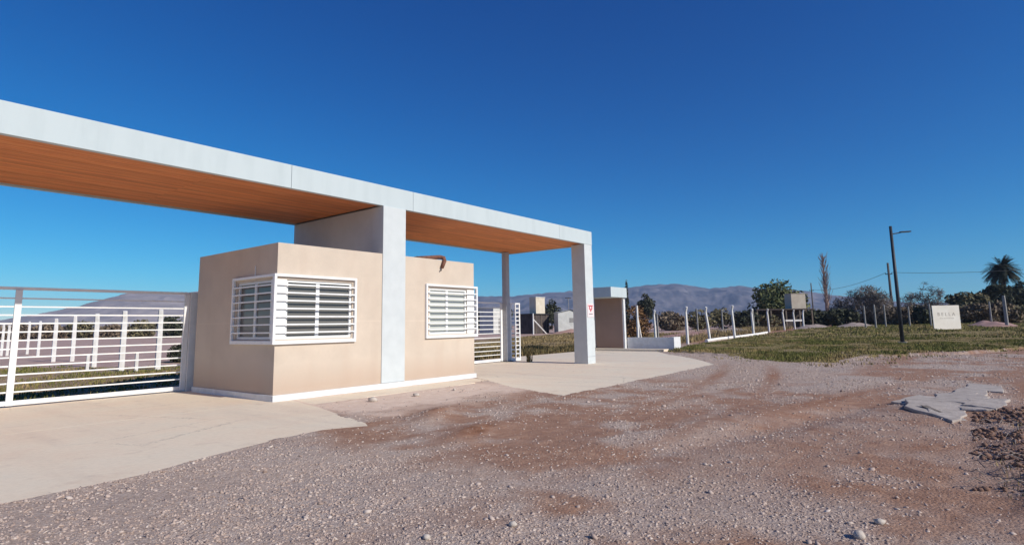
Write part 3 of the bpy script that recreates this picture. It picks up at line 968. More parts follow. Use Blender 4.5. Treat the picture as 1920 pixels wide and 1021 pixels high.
# ------------------------------------------------------------------ street lamp, utility poles, wires
sl = tag(empty('street_lamp', (38.26, 3.18, gz(38.26, 3.18))), 'tall dark street lamp with one short arm standing in the grass verge', 'street lamp')
MB().tube([(0, 0, -0.3), (0, 0, 2.5), (0, 0, 6.45)], [0.105, 0.092, 0.072], 12).build('pole', 'lamp_steel', sl, smooth=True)
MB().box(-0.2, 0.2, -0.2, 0.2, -0.02, 0.06).build('foot', 'old_concrete', sl)
av = Vector((0.60, -0.80, 0))
MB().tube([(0, 0, 6.0), tuple(av * 0.35 + Vector((0, 0, 6.05))), tuple(av * 0.55 + Vector((0, 0, 6.09)))], 0.03, 8).build('arm', 'lamp_steel', sl)
hd = MB()
side = Vector((0.80, 0.60, 0))
for s0, s1, wd, z0, z1 in ((0.5, 1.05, 0.11, 6.07, 6.14),):
    vs = []
    for s_2, wz, za, zb in ((s0, wd * 0.7, z0, z1), (s1, wd, z0 + 0.03, z1 + 0.02)):
        for sg in (-1, 1):
            for zz in (za, zb):
                q = av * s_2 + side * (sg * wz)
                vs.append((q.x, q.y, zz))
    hd.add(vs, [(0, 1, 3, 2), (4, 6, 7, 5), (0, 4, 5, 1), (2, 3, 7, 6), (1, 5, 7, 3), (0, 2, 6, 4)])
hd.build('lamp_head', 'lamp_steel', sl)


def upole(p, h, label, r=0.15, arm=True):
    z = gz(p[0], p[1])
    o = tag(empty('utility_pole', (p[0], p[1], z)), label, 'utility pole', 'utility poles')
    MB().tube([(0, 0, -0.3), (0, 0, h)], [r, r * 0.7], 10).build('shaft', 'pole_wood', o, smooth=True)
    if arm:
        MB().box(-0.06, 0.06, -0.5, 0.5, h - 1.9, h - 1.78).build('crossarm', 'pole_wood', o)
        for yy in (-0.42, 0.42):
            MB().tube([(0, yy, h - 1.78), (0, yy, h - 1.6)], [0.05, 0.035], 8).build('insulator', 'dark_metal', o)
    return o


upole((113.0, 10.3), 9.9, 'tall dark wooden utility pole close behind the street lamp', r=0.22)
upole((155.0, 30.2), 9.6, 'distant thin utility pole beside the bare poplar', r=0.18)
lpo = tag(empty('light_pole', (76.4, 49.3, gz(76.4, 49.3))), 'thin pole with a flat top bar seen through the gateway', 'pole')
MB().tube([(0, 0, 0), (0, 0, 5.1)], 0.06, 8).build('shaft', 'post_grey', lpo)
MB().box(-0.75, 0.75, -0.08, 0.08, 5.1, 5.22).build('top_bar', 'dark_metal', lpo)


def wire(a, b_, sag, label):
    a, b_ = Vector(a), Vector(b_)
    pts = []
    for k in range(25):
        s = k / 24
        p = a.lerp(b_, s)
        p.z -= sag * 4 * s * (1 - s)
        pts.append(tuple(p))
    return tag(MB().tube(pts, 0.03, 4).build('overhead_wire', 'wire'), label, 'wire', 'overhead wires')


zt = gz(113, 10.3) + 8.3
wire((113, 10.7, zt), (155, 30.2, gz(155, 30.2) + 7.9), 0.9, 'overhead wire sagging from the wooden pole towards the bare poplar')
wire((113, 9.9, zt), (126.6, -7.1, zt + 0.1), 0.25, 'overhead wire running from the wooden pole towards the palm')
# verge fence wires (thin)
wv = MB()
for zz in (0.5, 1.1, 1.7, 2.1):
    pts = [(p[0] + ln[0] * zz / 2.4, p[1] + ln[1] * zz / 2.4, gz(p[0], p[1]) + zz) for p, h, ln in RP[1:]]
    wv.tube(pts, 0.006, 3, cap=False)
tag(wv.build('fence_wire', 'wire'), 'thin wires strung along the white posts of the verge fence', 'wire')

# ------------------------------------------------------------------ sign on the verge
sz = gz(65.3, 2.0)
sg = tag(empty('sign_board', (65.35, 1.95, sz), R(-51.5)), 'plain off-white sign board with faint spaced lettering in the grass', 'sign')
MB().box(-1.22, 1.22, -0.03, 0.03, -0.02, 2.12).build('panel', 'sign_board', sg, bevel=0.008)
for xx in (-0.95, 0.95):
    MB().box(xx - 0.05, xx + 0.05, 0.032, 0.12, -0.3, 2.0).build('leg', 'post_grey', sg)


def text_obj(body, size, loc, parent, spacing=1.0, mat='sign_ink'):
    cu = bpy.data.curves.new('lettering', 'FONT')
    cu.body = body
    cu.size = size
    cu.space_character = spacing
    cu.align_x = 'CENTER'
    cu.extrude = 0.004
    tmp = bpy.data.objects.new('lettering_curve', cu)
    COL.objects.link(tmp)
    me = bpy.data.meshes.new_from_object(tmp)
    bpy.data.objects.remove(tmp)
    me.materials.clear()
    me.materials.append(MATS[mat])
    o = link('lettering', me, parent)
    o.rotation_euler = (R(90), 0, 0)
    o.location = loc
    return o


text_obj('B E L L A', 0.42, (0, -0.036, 1.20), sg, 1.0)
tl = MB()
x_ = -0.62
for wd in (0.16, 0.09, 0.2, 0.13, 0.17, 0.1, 0.14):
    tl.box(x_, x_ + wd, -0.036, -0.031, 0.95, 0.99)
    x_ += wd + 0.045
tl.build('text_line', 'sign_ink', sg)


# ------------------------------------------------------------------ vegetation builders
def leaf_quads(n, blobs, size, rng, flat=0.5, droop=0.0):
    """leaf clumps over the shells of a set of ellipsoids (cx,cy,cz,rx,ry,rz)"""
    B = np.array(blobs, float)
    wts = (B[:, 3] * B[:, 4] * B[:, 5]) ** (2 / 3)
    k = rng.choice(len(B), n, p=wts / wts.sum())
    d = rng.normal(size=(n, 3))
    d /= np.linalg.norm(d, axis=1)[:, None]
    rad = rng.uniform(0.45, 1.06, n) ** 0.6
    c = B[k, :3] + d * B[k, 3:6] * rad[:, None]
    c[:, 2] -= droop * rng.random(n) ** 2
    nrm = d * 0.8 + rng.normal(size=(n, 3)) * 0.7
    nrm /= np.linalg.norm(nrm, axis=1)[:, None]
    up = rng.normal(size=(n, 3))
    u = np.cross(nrm, up)
    u /= np.linalg.norm(u, axis=1)[:, None]
    v = np.cross(nrm, u)
    s = size * rng.uniform(0.5, 1.4, n)[:, None]
    q = np.stack([c - u * s, c - v * s * flat, c + u * s, c + v * s * flat], 1).reshape(-1, 3)
    f = np.arange(4 * n).reshape(n, 4)
    return q, f


def tree(name, label, cat, p, h, r, mat, n, size, rng_seed, group=None, bark='bark', trunk_h=0.35, droop=0.0, nb=14, trunk_r=None, squash=0.8, flat=0.5, z_off=-0.1):
    rng = np.random.default_rng(rng_seed)
    z = gz(p[0], p[1]) + z_off
    o = tag(empty(name, (p[0], p[1], z)), label, cat, group)
    blobs = []
    th = h * trunk_h
    for k in range(nb):
        a = rng.uniform(0, 2 * math.pi)
        q = math.sqrt(rng.random())
        br = r * rng.uniform(0.26, 0.46)
        zz = th + (h - th) * rng.uniform(0.1, 0.85) * (1 - 0.35 * q * q)
        br = min(br, max(0.15, h - zz))
        blobs.append((math.cos(a) * (r - br) * q, math.sin(a) * (r - br) * q, zz, br, br, br * squash))
    blobs.append((0, 0, h - r * 0.33 * squash, r * 0.4, r * 0.4, r * 0.33 * squash))
    q, f = leaf_quads(n, blobs, size, rng, flat, droop)
    q[:, 2] = np.maximum(q[:, 2], 0.02)
    link('crown', np_mesh('crown', q, f, mat), o)
    tr = trunk_r or max(0.05, h * 0.025)
    mb = MB()
    mb.tube([(0, 0, -0.1), (rng.normal() * 0.05 * h * 0.3, rng.normal() * 0.03 * h * 0.3, th), (0, 0, h * 0.75)], [tr * 1.2, tr * 0.8, tr * 0.25], 7)
    for b2 in blobs[:min(7, len(blobs))]:
        mb.tube([(0, 0, th * 0.8), (b2[0] * 0.5, b2[1] * 0.5, (th + b2[2]) * 0.5), b2[:3]], [tr * 0.5, tr * 0.33, tr * 0.1], 5, cap=False)
    mb.build('trunk', bark, o)
    return o


# trees in view
tree('pepper_tree', 'big rounded green weeping tree behind the white verge posts', 'tree', (107.6, 26.2), 8.5, 5.2, 'leaf_pepper', 7000, 0.32, 101, trunk_h=0.22, droop=2.2, nb=26, flat=0.5)
# bare poplar: many upright limbs
po = tag(empty('bare_poplar', (124.0, 21.7, gz(124, 21.7))), 'tall slender leafless poplar standing behind the grey posts', 'tree')
pr = random.Random(5)
tk, tw = MB(), MB()
tk.tube([(0, 0, -0.2), (0.1, 0, 5), (0.05, 0.1, 9), (0, 0, 13.6)], [0.42, 0.32, 0.2, 0.04], 8)
for k in range(120):
    zb = pr.uniform(3.0, 12.2)
    a = pr.uniform(0, 2 * math.pi)
    ln = pr.uniform(1.0, 2.6) * (1.0 - 0.35 * (zb / 13))
    out_ = pr.uniform(0.25, 0.68)
    p1 = Vector((math.cos(a) * out_ * ln * 0.5, math.sin(a) * out_ * ln * 0.5, zb + ln * 0.4))
    p2 = Vector((math.cos(a) * out_ * ln * 0.85, math.sin(a) * out_ * ln * 0.85, zb + ln))
    tw.tube([(0, 0, zb), p1, p2], [0.05, 0.035, 0.012], 3, cap=False)
    for j in range(3):
        a2 = a + pr.uniform(-1, 1)
        s = pr.random()
        q = p1.lerp(p2, s)
        tw.tube([q, q + Vector((math.cos(a2) * 0.3, math.sin(a2) * 0.3, pr.uniform(0.5, 0.9)))], [0.025, 0.01], 3, cap=False)
tk.build('trunk', 'bark_poplar', po)
tw.build('crown', 'bark_poplar', po)

for (nm, lab, p, h, r, sd_, n_) in (('bare_shrub', 'wide twiggy leafless shrub thicket beside the street lamp', (99.5, 12.3), 5.9, 4.0, 31, 4500),
                             ('bare_shrub', 'lower twiggy leafless shrub between the poplar and the thicket', (101.0, 15.6), 4.6, 2.6, 32, 2000),
                             ('bare_shrub', 'thin twiggy leafless shrub above the white sign', (99.3, 4.7), 6.0, 2.2, 33, 900),
                             ('bare_shrub', 'small twiggy leafless shrub just right of the street lamp', (109.6, 7.6), 5.0, 1.7, 34, 700)):
    tree(nm, lab, 'shrub', p, h, r, 'twigs', n_, 0.42, sd_, 'leafless shrubs', bark='bark_grey', trunk_h=0.2, nb=18, flat=0.09, squash=1.0)
tree('evergreen_tree', 'dark evergreen tree under the palm', 'tree', (124.9, -3.3), 6.3, 3.2, 'leaf_dark', 3000, 0.32, 111, 'dark evergreens', nb=12)
tree('evergreen_tree', 'dark evergreen tree cut off by the picture edge', 'tree', (136.6, -7.6), 7.2, 3.8, 'leaf_dark', 3200, 0.34, 112, 'dark evergreens', nb=12)
tree('scrub_tree', 'dusty green spreading tree between the white sign and the palm', 'tree', (115.2, 0.8), 4.8, 3.6, 'leaf_scrub', 2600, 0.30, 113, nb=14)
tree('autumn_bush', 'orange-brown leafless-looking bush behind the porch strut', 'bush', (44.5, 22.1), 3.0, 1.9, 'leaf_orange', 2600, 0.11, 114, trunk_h=0.1, nb=16)
tree('evergreen_tree', 'small dark round tree above the orange bush', 'tree', (112.2, 53.4), 7.3, 2.2, 'leaf_dark', 1800, 0.3, 115, 'dark evergreens', trunk_h=0.3, nb=26, squash=1.3)
cy = tag(empty('cypress', (91.6, 47.0, gz(91.6, 47))), 'thin dark cypress rising behind the porch', 'tree')
rng = np.random.default_rng(9)
q, f = leaf_quads(900, [(0, 0, 1.2 + 0.62 * k, 0.52 - 0.03 * k, 0.52 - 0.03 * k, 0.75) for k in range(12)], 0.16, rng)
link('crown', np_mesh('crown', q, f, 'leaf_dark'), cy)
MB().tube([(0, 0, -0.1), (0, 0, 6.5)], [0.12, 0.03], 6).build('trunk', 'bark', cy)

SH = [((77.2, 32.6), 2.6, 2.3, 'leaf_brown', 'dusty brown shrub left of the first white verge posts'),
      ((83.4, 31.3), 3.1, 2.4, 'leaf_scrub', 'olive scrub shrub behind the second white verge post'),
      ((87.5, 29.3), 3.2, 2.4, 'leaf_scrub', 'dark scrub shrub behind the fourth white verge post'),
      ((87.5, 26.1), 2.8, 2.2, 'leaf_dark', 'dark shrub at the left foot of the weeping tree'),
      ((96.1, 18.6), 2.8, 2.6, 'leaf_dark', 'low dark shrub between the weeping tree and the poplar'),
      ((96.2, 15.1), 2.6, 2.4, 'leaf_dark', 'low dark shrub right under the poplar'),
      ((103.9, 12.0), 2.8, 2.5, 'leaf_dark', 'low dark shrub under the leafless thicket'),
      ((101.5, 8.4), 2.8, 2.2, 'leaf_brown', 'brown shrub directly behind the street lamp'),
      ((98.5, 5.7), 2.5, 2.1, 'leaf_dark', 'dark shrub left of the white sign'),
      ((105.8, 3.0), 2.9, 2.4, 'leaf_brown', 'brown shrub behind the white sign'),
      ((106.2, -0.7), 3.0, 2.5, 'leaf_brown', 'brown shrub right of the white sign'),
      ((111.6, -4.6), 2.8, 2.5, 'leaf_scrub', 'olive shrub below the palm'),
      ((80.5, 34.5), 2.9, 2.5, 'leaf_brown', 'dusty brown shrub filling the gap between the first and second white verge posts'),
      ((90.0, 24.0), 2.7, 2.4, 'leaf_scrub', 'olive shrub just left of the raised grey tank'),
      ((97.5, 20.6), 2.9, 2.6, 'leaf_brown', 'brown shrub just right of the raised grey tank'),
      ((99.0, 16.8), 2.7, 2.6, 'leaf_scrub', 'olive shrub half hidden behind the poplar foot'),
      ((100.0, 10.2), 2.8, 2.6, 'leaf_brown', 'brown shrub in front of the leafless thicket'),
      ((104.5, 6.2), 3.0, 2.6, 'leaf_scrub', 'olive shrub between the street lamp and the white sign'),
      ((109.5, 1.2), 3.2, 2.8, 'leaf_scrub', 'olive shrub over the right corner of the white sign'),
      ((110.0, -2.8), 3.2, 2.8, 'leaf_brown', 'brown shrub just left of the tall grey concrete post'),
      ((68.0, 44.3), 2.9, 1.6, 'leaf_orange', 'rusty bush seen through the gateway next to the corner column'),
      ((91.8, 63.0), 6.0, 2.2, 'leaf_dark', 'dark tree-like shrub behind the pale shed'),
      ((74.5, 60.4), 4.4, 1.5, 'leaf_dark', 'dark shrub right of the small white block house'),
      ((71.9, 63.7), 4.2, 1.5, 'leaf_dark', 'dark shrub left of the small white block house'),
      ((62.2, 35.4), 2.6, 1.6, 'leaf_orange', 'dry tawny bush hidden partly by the corner column'),
      ((33.3, 169.5), 4.2, 4.6, 'leaf_brown', 'leftmost low shrub on the horizon behind the closed gate'),
      ((41.1, 176.0), 4.0, 4.3, 'leaf_brown', 'second low shrub from the picture edge behind the closed gate'),
      ((49.2, 182.0), 4.6, 4.6, 'leaf_scrub', 'third low shrub on the horizon behind the closed gate'),
      ((50.3, 164.3), 3.5, 4.3, 'leaf_brown', 'fourth low shrub on the horizon behind the closed gate'),
      ((58.8, 169.9), 4.6, 4.0, 'leaf_scrub', 'fifth low shrub on the horizon behind the closed gate'),
      ((50.9, 131.0), 4.4, 2.8, 'leaf_dark', 'dark shrub nearest the booth on the horizon behind the gate'),
      ((13.6, 33.0), 1.1, 0.9, 'leaf_dark', 'small dark bush close behind the gate post at the booth')]
for i, (p, h, r, mt_, lab) in enumerate(SH):
    far_ = math.hypot(*p)
    tree('shrub', lab, 'shrub', p, h, r, mt_, 1500, 0.0026 * far_, 200 + i, 'shrubs and bushes', trunk_h=0.08, nb=20, squash=0.85 if h < 1.4 * r else 1.4, trunk_r=0.06)

# palm
pa = tag(empty('palm_tree', (145.7, -5.2, gz(145.7, -5.2))), 'tall dark feathery palm at the picture edge', 'tree')
MB().tube([(0, 0, -0.2), (0.15, 0.1, 4), (0.1, 0.1, 10.0)], [0.42, 0.32, 0.36], 10).build('trunk', 'bark', pa, smooth=True)
pr = random.Random(3)
fr_v, fr_f = [], []
for k in range(230):
    a = pr.uniform(0, 2 * math.pi)
    e = math.asin(pr.uniform(-0.8, 0.97))
    L = pr.uniform(2.7, 3.5)
    d = Vector((math.cos(a) * math.cos(e), math.sin(a) * math.cos(e), math.sin(e)))
    base = Vector((0.1, 0.1, 10.1))
    sd_ = d.cross(Vector((0, 0, 1)))
    sd_ = sd_.normalized() if sd_.length > 1e-3 else Vector((1, 0, 0))
    prev = None
    for s in range(8):
        tt = s / 7
        p = base + d * (L * tt) + Vector((0, 0, -1.5 * tt * tt * math.cos(e)))
        if prev is not None:
            for sgn in (-1, 1):
                for j in range(3):
                    c0 = prev.lerp(p, j / 3)
                    tip = c0 + sd_ * sgn * (0.62 * (1 - 0.5 * tt)) + d * 0.28 + Vector((0, 0, -0.22))
                    i0 = len(fr_v)
                    fr_v += [tuple(c0), tuple(prev.lerp(p, (j + 0.9) / 3)), tuple(tip)]
                    fr_f.append((i0, i0 + 1, i0 + 2))
        prev = p
link('crown', np_mesh('crown', np.array(fr_v), np.array(fr_f), 'leaf_palm'), pa)

# weed clump at the gate leaf
def blades(pts, hs, wd, rng, lean=0.35):
    n = len(pts)
    a = rng.uniform(0, 2 * math.pi, n)
    dirv = np.stack([np.cos(a), np.sin(a), np.zeros(n)], 1)
    la = rng.uniform(0, 2 * math.pi, n)
    tip = pts + np.stack([np.cos(la) * lean * hs * rng.random(n), np.sin(la) * lean * hs * rng.random(n), hs], 1)
    ww = (wd * rng.uniform(0.6, 1.4, n))[:, None]
    mid = pts * 0.55 + tip * 0.45 + np.array([0, 0, 0.06]) * hs[:, None]
    q = np.stack([pts - dirv * ww, pts + dirv * ww, mid + dirv * ww * 0.7, tip, mid - dirv * ww * 0.7], 1).reshape(-1, 3)
    f = np.arange(5 * n).reshape(n, 5)
    return q, f


rng = np.random.default_rng(77)
wp = np.stack([rng.normal(0, 0.05, 110), rng.normal(0, 0.05, 110), np.zeros(110)], 1)
q, f = blades(wp, 0.15 + 0.55 * rng.random(110) ** 1.6, 0.009, rng, 0.55)
wo = link('weed_clump', np_mesh('weed_clump', q, f, 'weed'))
wo.location = (18.75, 14.05, 0.012)
tag(wo, 'scruffy dark weed growing on the concrete by the narrow gate leaf', 'weed')


# ------------------------------------------------------------------ far structures
def grp(name, label, cat, loc):
    return tag(empty(name, loc), label, cat)


b0 = grp('dark_shed', 'dark shed with a cream block tank on its roof seen through the gateway', 'shed', (64.6, 46.8, gz(64.6, 46.8)))
MB().box(-1.9, 1.9, -0.6, 2.0, 0, 2.55).build('wall', 'dark_shed', b0)
MB().box(-2.0, 2.0, -0.75, 2.1, 2.55, 2.68).build('roof', 'dark_metal', b0)
MB().box(-0.95, 1.15, -0.5, 0.6, 2.69, 4.85).build('tank', 'cream_block', b0)
MB().box(-1.0, 1.2, -0.55, 0.65, 4.85, 4.95).build('tank_lid', 'pale_wall', b0)
for xx in (-1.2, 0.0, 1.2):
    MB().box(xx - 0.05, xx + 0.05, -0.66, -0.602, 0, 2.5).build('upright', 'wood_old', b0)
b1 = grp('pale_shed', 'pale little gabled shed beside the dark shed seen through the gateway', 'shed', (67.0, 43.6, gz(67.0, 43.6)))
b1.rotation_euler = (0, 0, R(-40))
mb = MB()
mb.add([(-1.5, -1, 0), (1.5, -1, 0), (1.5, -1, 2.5), (0.3, -1, 3.05), (-1.5, -1, 2.7), (-1.5, 1, 0), (1.5, 1, 0), (1.5, 1, 2.5), (0.3, 1, 3.05), (-1.5, 1, 2.7)],
       [(0, 1, 2, 3, 4), (9, 8, 7, 6, 5), (0, 4, 9, 5), (1, 6, 7, 2)])
mb.build('wall', 'pale_wall', b1)
MB().add([(-1.65, -1.15, 2.74), (0.3, -1.15, 3.12), (0.3, 1.1, 3.12), (-1.65, 1.1, 2.74), (1.65, -1.15, 2.52), (1.65, 1.1, 2.52)], [(0, 1, 2, 3), (1, 4, 5, 2)]).build('roof', 'pale_wall', b1)
MB().box(0.1, 1.0, -1.03, -1.003, 1.4, 2.0).build('window', 'post_grey', b1)
b2 = grp('block_house', 'small plain white block house behind the right-hand gate bars', 'building', (69.3, 58.5, gz(69.3, 58.5)))
MB().box(-1.6, 1.6, -1.2, 1.6, 0, 3.8).build('wall', 'pale_wall', b2)
MB().box(-1.7, 1.7, -1.3, 1.7, 3.8, 3.92).build('roof', 'post_grey', b2)
MB().box(-0.4, 0.4, -1.22, -1.202, 0.0, 2.2).build('door', 'post_grey', b2)
b3 = grp('tank_shelter', 'open shelter with flat dark roof carrying a square grey water tank', 'shelter', (91.3, 22.2, gz(91.3, 22.2)))
b3.rotation_euler = (0, 0, R(-50))
MB().box(-4.2, 4.2, -1.5, 1.5, 2.55, 2.72).build('roof', 'dark_shed', b3)
MB().box(1.3, 3.4, -1.0, 1.0, 2.73, 4.85).build('tank', 'tank_grey', b3)
MB().box(1.25, 3.45, -1.05, 1.05, 4.85, 4.93).build('tank_lid', 'tank_grey', b3)
MB().box(-4.1, 4.1, 1.3, 1.45, 0, 2.55).build('rear_wall', 'dark_shed', b3)
for xx in (-4.0, -2.0, 0.2, 2.2, 4.0):
    MB().box(xx - 0.09, xx + 0.09, -1.4, -1.22, -0.2, 2.55).build('post', 'wood_old', b3)
MB().box(0.0, 2.4, -1.44, -1.401, 0.9, 1.15).build('rail', 'post_white', b3)


def heap(loc, rx, ry, h, mat, label, seed, name='rubble_heap', cat='rubble'):
    a = np.linspace(0, 2 * math.pi, 28, endpoint=False)
    k = np.linspace(0, 1, 9)
    A, K = np.meshgrid(a, k)
    x, y = np.cos(A) * K * rx, np.sin(A) * K * ry
    z = h * (1 - K ** 1.5) * (0.55 + 0.9 * fbm(x * 2 / max(rx, .5) + seed, y * 2 + seed, seed, 4)) - 0.05
    i = np.arange(A.size).reshape(A.shape)
    f = np.stack([i[:-1], np.roll(i[:-1], -1, 1), np.roll(i[1:], -1, 1), i[1:]], -1).reshape(-1, 4)
    o = link(name, np_mesh(name, np.stack([x, y, z], -1).reshape(-1, 3), f[:, ::-1], mat))
    o.location = (loc[0], loc[1], gz(*loc))
    return tag(o, label, cat, 'earth and rubble heaps')


heap((66.5, 21.5), 7.8, 2.4, 0.45, 'rubble', 'low grey rubble heap behind the third white verge post', 1)
heap((83.5, 16.3), 5.9, 2.4, 0.54, 'rubble', 'grey rubble heap under the bare poplar', 2)
heap((88.0, 12.2), 6.5, 2.4, 0.51, 'rubble', 'grey rubble heap left of the street lamp', 3)
heap((84.0, -1.4), 7.8, 2.4, 0.60, 'red_rubble', 'pinkish earth heap right of the white sign', 4)
heap((72.0, 43.0), 9, 2.5, 0.9, 'red_rubble', 'reddish earth heap in the field seen through the gateway', 5)
heap((56.0, 21.5), 7.8, 2.4, 0.42, 'red_rubble', 'reddish earth heap behind the first white verge posts', 6)

# ------------------------------------------------------------------ broken concrete by the road
def plate(poly, loc, rot, th, label, seed):
    rnd = random.Random(seed)
    pts = []
    n = len(poly)
    for i in range(n):
        a, b2 = Vector(poly[i]), Vector(poly[(i + 1) % n])
        for k in range(4):
            p = a.lerp(b2, k / 4)
            pts.append((p.x + rnd.gauss(0, 0.025), p.y + rnd.gauss(0, 0.025)))
    o = MB().prism(pts, -th, 0).build('concrete_slab_piece', 'old_concrete', None, bevel=0.012)
    o.location = (loc[0], loc[1], gz(loc[0], loc[1]) + loc[2] - 0.008)
    o.rotation_euler = rot
    o.scale = (1.2, 1.25, 1)
    return tag(o, label, 'concrete slab', 'broken concrete beside the road')


plate([(-1.15, -0.12), (-0.3, -0.3), (0.45, -0.42), (0.95, -0.1), (0.55, 0.22), (-0.2, 0.3)], (11.45, 0.66, 0.03), (R(1.5), R(-1), R(8)), 0.05, 'large tilted piece of broken concrete at the road edge, nearest the gravel', 1)
plate([(-0.9, -0.2), (0.3, -0.3), (1.1, 0.0), (0.5, 0.3), (-0.6, 0.22)], (13.0, 0.34, 0.03), (R(-1), R(1), R(-4)), 0.05, 'long pale piece of broken concrete in the middle of the debris', 2)
plate([(-0.8, -0.15), (0.6, -0.25), (1.0, 0.12), (-0.3, 0.25)], (14.1, 0.2, 0.035), (R(1), R(1), R(2)), 0.06, 'flat piece of broken concrete farthest along the road edge', 3)
plate([(-0.5, -0.14), (0.45, -0.1), (0.5, 0.12), (-0.35, 0.14)], (10.75, 0.45, 0.03), (R(3), R(-4), R(18)), 0.04, 'small tipped shard of concrete with a dark gap below it', 4)
plate([(-0.7, -0.2), (0.7, -0.15), (0.6, 0.2), (-0.5, 0.15)], (12.3, 0.0, 0.03), (R(1), R(1), R(-10)), 0.05, 'piece of broken concrete lying against the earth bank', 5)
plate([(-0.35, -0.12), (0.4, -0.16), (0.3, 0.15), (-0.3, 0.12)], (11.6, 0.22, 0.035), (R(-2), R(3), R(20)), 0.04, 'small slab fragment between the bank and the large tilted piece', 6)
plate([(-0.5, -0.12), (0.5, -0.2), (0.6, 0.1), (-0.4, 0.18)], (12.4, 0.95, 0.03), (R(2), R(-1), R(-8)), 0.04, 'thin slab fragment farthest from the bank', 7)
plate([(-0.8, -0.2), (0.6, -0.25), (1.0, 0.15), (-0.5, 0.25)], (15.6, -0.05, 0.03), (R(1), R(1), R(5)), 0.05, 'flat worn slab piece at the picture edge, past the rest of the debris', 8)

# ------------------------------------------------------------------ loose stones that stand out
def icos():
    ph = (1 + 5 ** 0.5) / 2
    v = np.array([(-1, ph, 0), (1, ph, 0), (-1, -ph, 0), (1, -ph, 0), (0, -1, ph), (0, 1, ph), (0, -1, -ph), (0, 1, -ph), (ph, 0, -1), (ph, 0, 1), (-ph, 0, -1), (-ph, 0, 1)], float)
    v /= np.linalg.norm(v[0])
    f = np.array([(0, 11, 5), (0, 5, 1), (0, 1, 7), (0, 7, 10), (0, 10, 11), (1, 5, 9), (5, 11, 4), (11, 10, 2), (10, 7, 6), (7, 1, 8), (3, 9, 4), (3, 4, 2), (3, 2, 6), (3, 6, 8), (3, 8, 9), (4, 9, 5), (2, 4, 11), (6, 2, 10), (8, 6, 7), (9, 8, 1)])
    return v, f


IV, IF = icos()
srng = np.random.default_rng(5)
ST = [((7.51, 9.5), 0.085, 'white stone on the dusty strip nearest the booth corner'), ((8.62, 9.48), 0.07, 'white stone on the dusty strip below the white column'),
      ((9.79, 9.48), 0.05, 'small white stone on the dusty strip farthest from the booth corner'), ((5.0, 0.66), 0.038, 'pale stone in the near gravel below the broken concrete'),
      ((4.61, 0.74), 0.042, 'pale flat stone at the bottom edge of the gravel, right side'), ((3.46, 2.77), 0.034, 'pale stone in the near gravel below the outer column'),
      ((2.92, 3.1), 0.034, 'dark-sided stone at the bottom edge of the gravel, middle')]
for p, r, lab in ST:
    v = IV * (1 + srng.normal(0, 0.14, (12, 1))) * np.array([1.2, 0.95, 0.7]) * r
    o = link('loose_stone', np_mesh('loose_stone', v, IF, 'stone_white'))
    o.location = (p[0], p[1], gz(*p) + r * 0.4)
    o.rotation_euler = (0, 0, srng.uniform(0, 6))
    tag(o, lab, 'stone', 'pale stones that stand out')

# ------------------------------------------------------------------ gravel
OV = np.array([(1, 0, 0), (-1, 0, 0), (0, 1, 0), (0, -1, 0), (0, 0, 1), (0, 0, -1)], float)
OF = np.array([(0, 2, 4), (2, 1, 4), (1, 3, 4), (3, 0, 4), (2, 0, 5), (1, 2, 5), (3, 1, 5), (0, 3, 5)])


def gravel(name, label, N, med, sig, rmin, rmax, dmax, pw_, TV, TF, sink, base_keep):
    az = srng.uniform(R(51.7 - 50), R(51.7 + 50), N)
    dist = 1.5 + (dmax - 1.5) * srng.random(N) ** pw_
    px, pyy = np.sin(az) * dist, np.cos(az) * dist
    g_, s_, v_, d_ = masks(px, pyy)
    keep = srng.random(N) < (base_keep + (1 - base_keep) * g_ ** 1.5) * (0.35 + 0.65 * ss(0.36, 0.56, fbm(px * 0.9, pyy * 1.2, 71, 4))) * (1 - 0.85 * v_) * (1 - 0.93 * d_)
    for p in SLABS:
        keep &= ~inpoly(px, pyy, p)
    keep &= pyy < 11.2
    px, pyy, dist = px[keep], pyy[keep], dist[keep]
    n = len(px)
    rad = np.clip(srng.lognormal(math.log(med), sig, n), rmin, rmax) * (1 + 0.06 * dist)
    sc = srng.uniform(0.6, 1.35, (n, 3)) * np.array([1.2, 1.0, 0.6])
    ang = srng.uniform(0, 2 * math.pi, n)
    k = len(TV)
    V = TV[None] * (1 + srng.normal(0, 0.18, (n, k, 1))) * (sc * rad[:, None])[:, None, :]
    tilt = srng.normal(0, 0.35, n)[:, None]
    V[:, :, 2] += V[:, :, 0] * tilt
    ca_, sa_ = np.cos(ang)[:, None], np.sin(ang)[:, None]
    X = V[:, :, 0] * ca_ - V[:, :, 1] * sa_ + px[:, None]
    Y = V[:, :, 0] * sa_ + V[:, :, 1] * ca_ + pyy[:, None]
    Z = V[:, :, 2] + (ground_z(px, pyy) + rad * sink)[:, None]
    F = (TF[None] + (np.arange(n) * k)[:, None, None]).reshape(-1, 3)
    tag(link(name, np_mesh(name, np.stack([X, Y, Z], -1).reshape(-1, 3), F, 'gravel_stones')), label, 'gravel', kind='stuff')
    print(name, n)


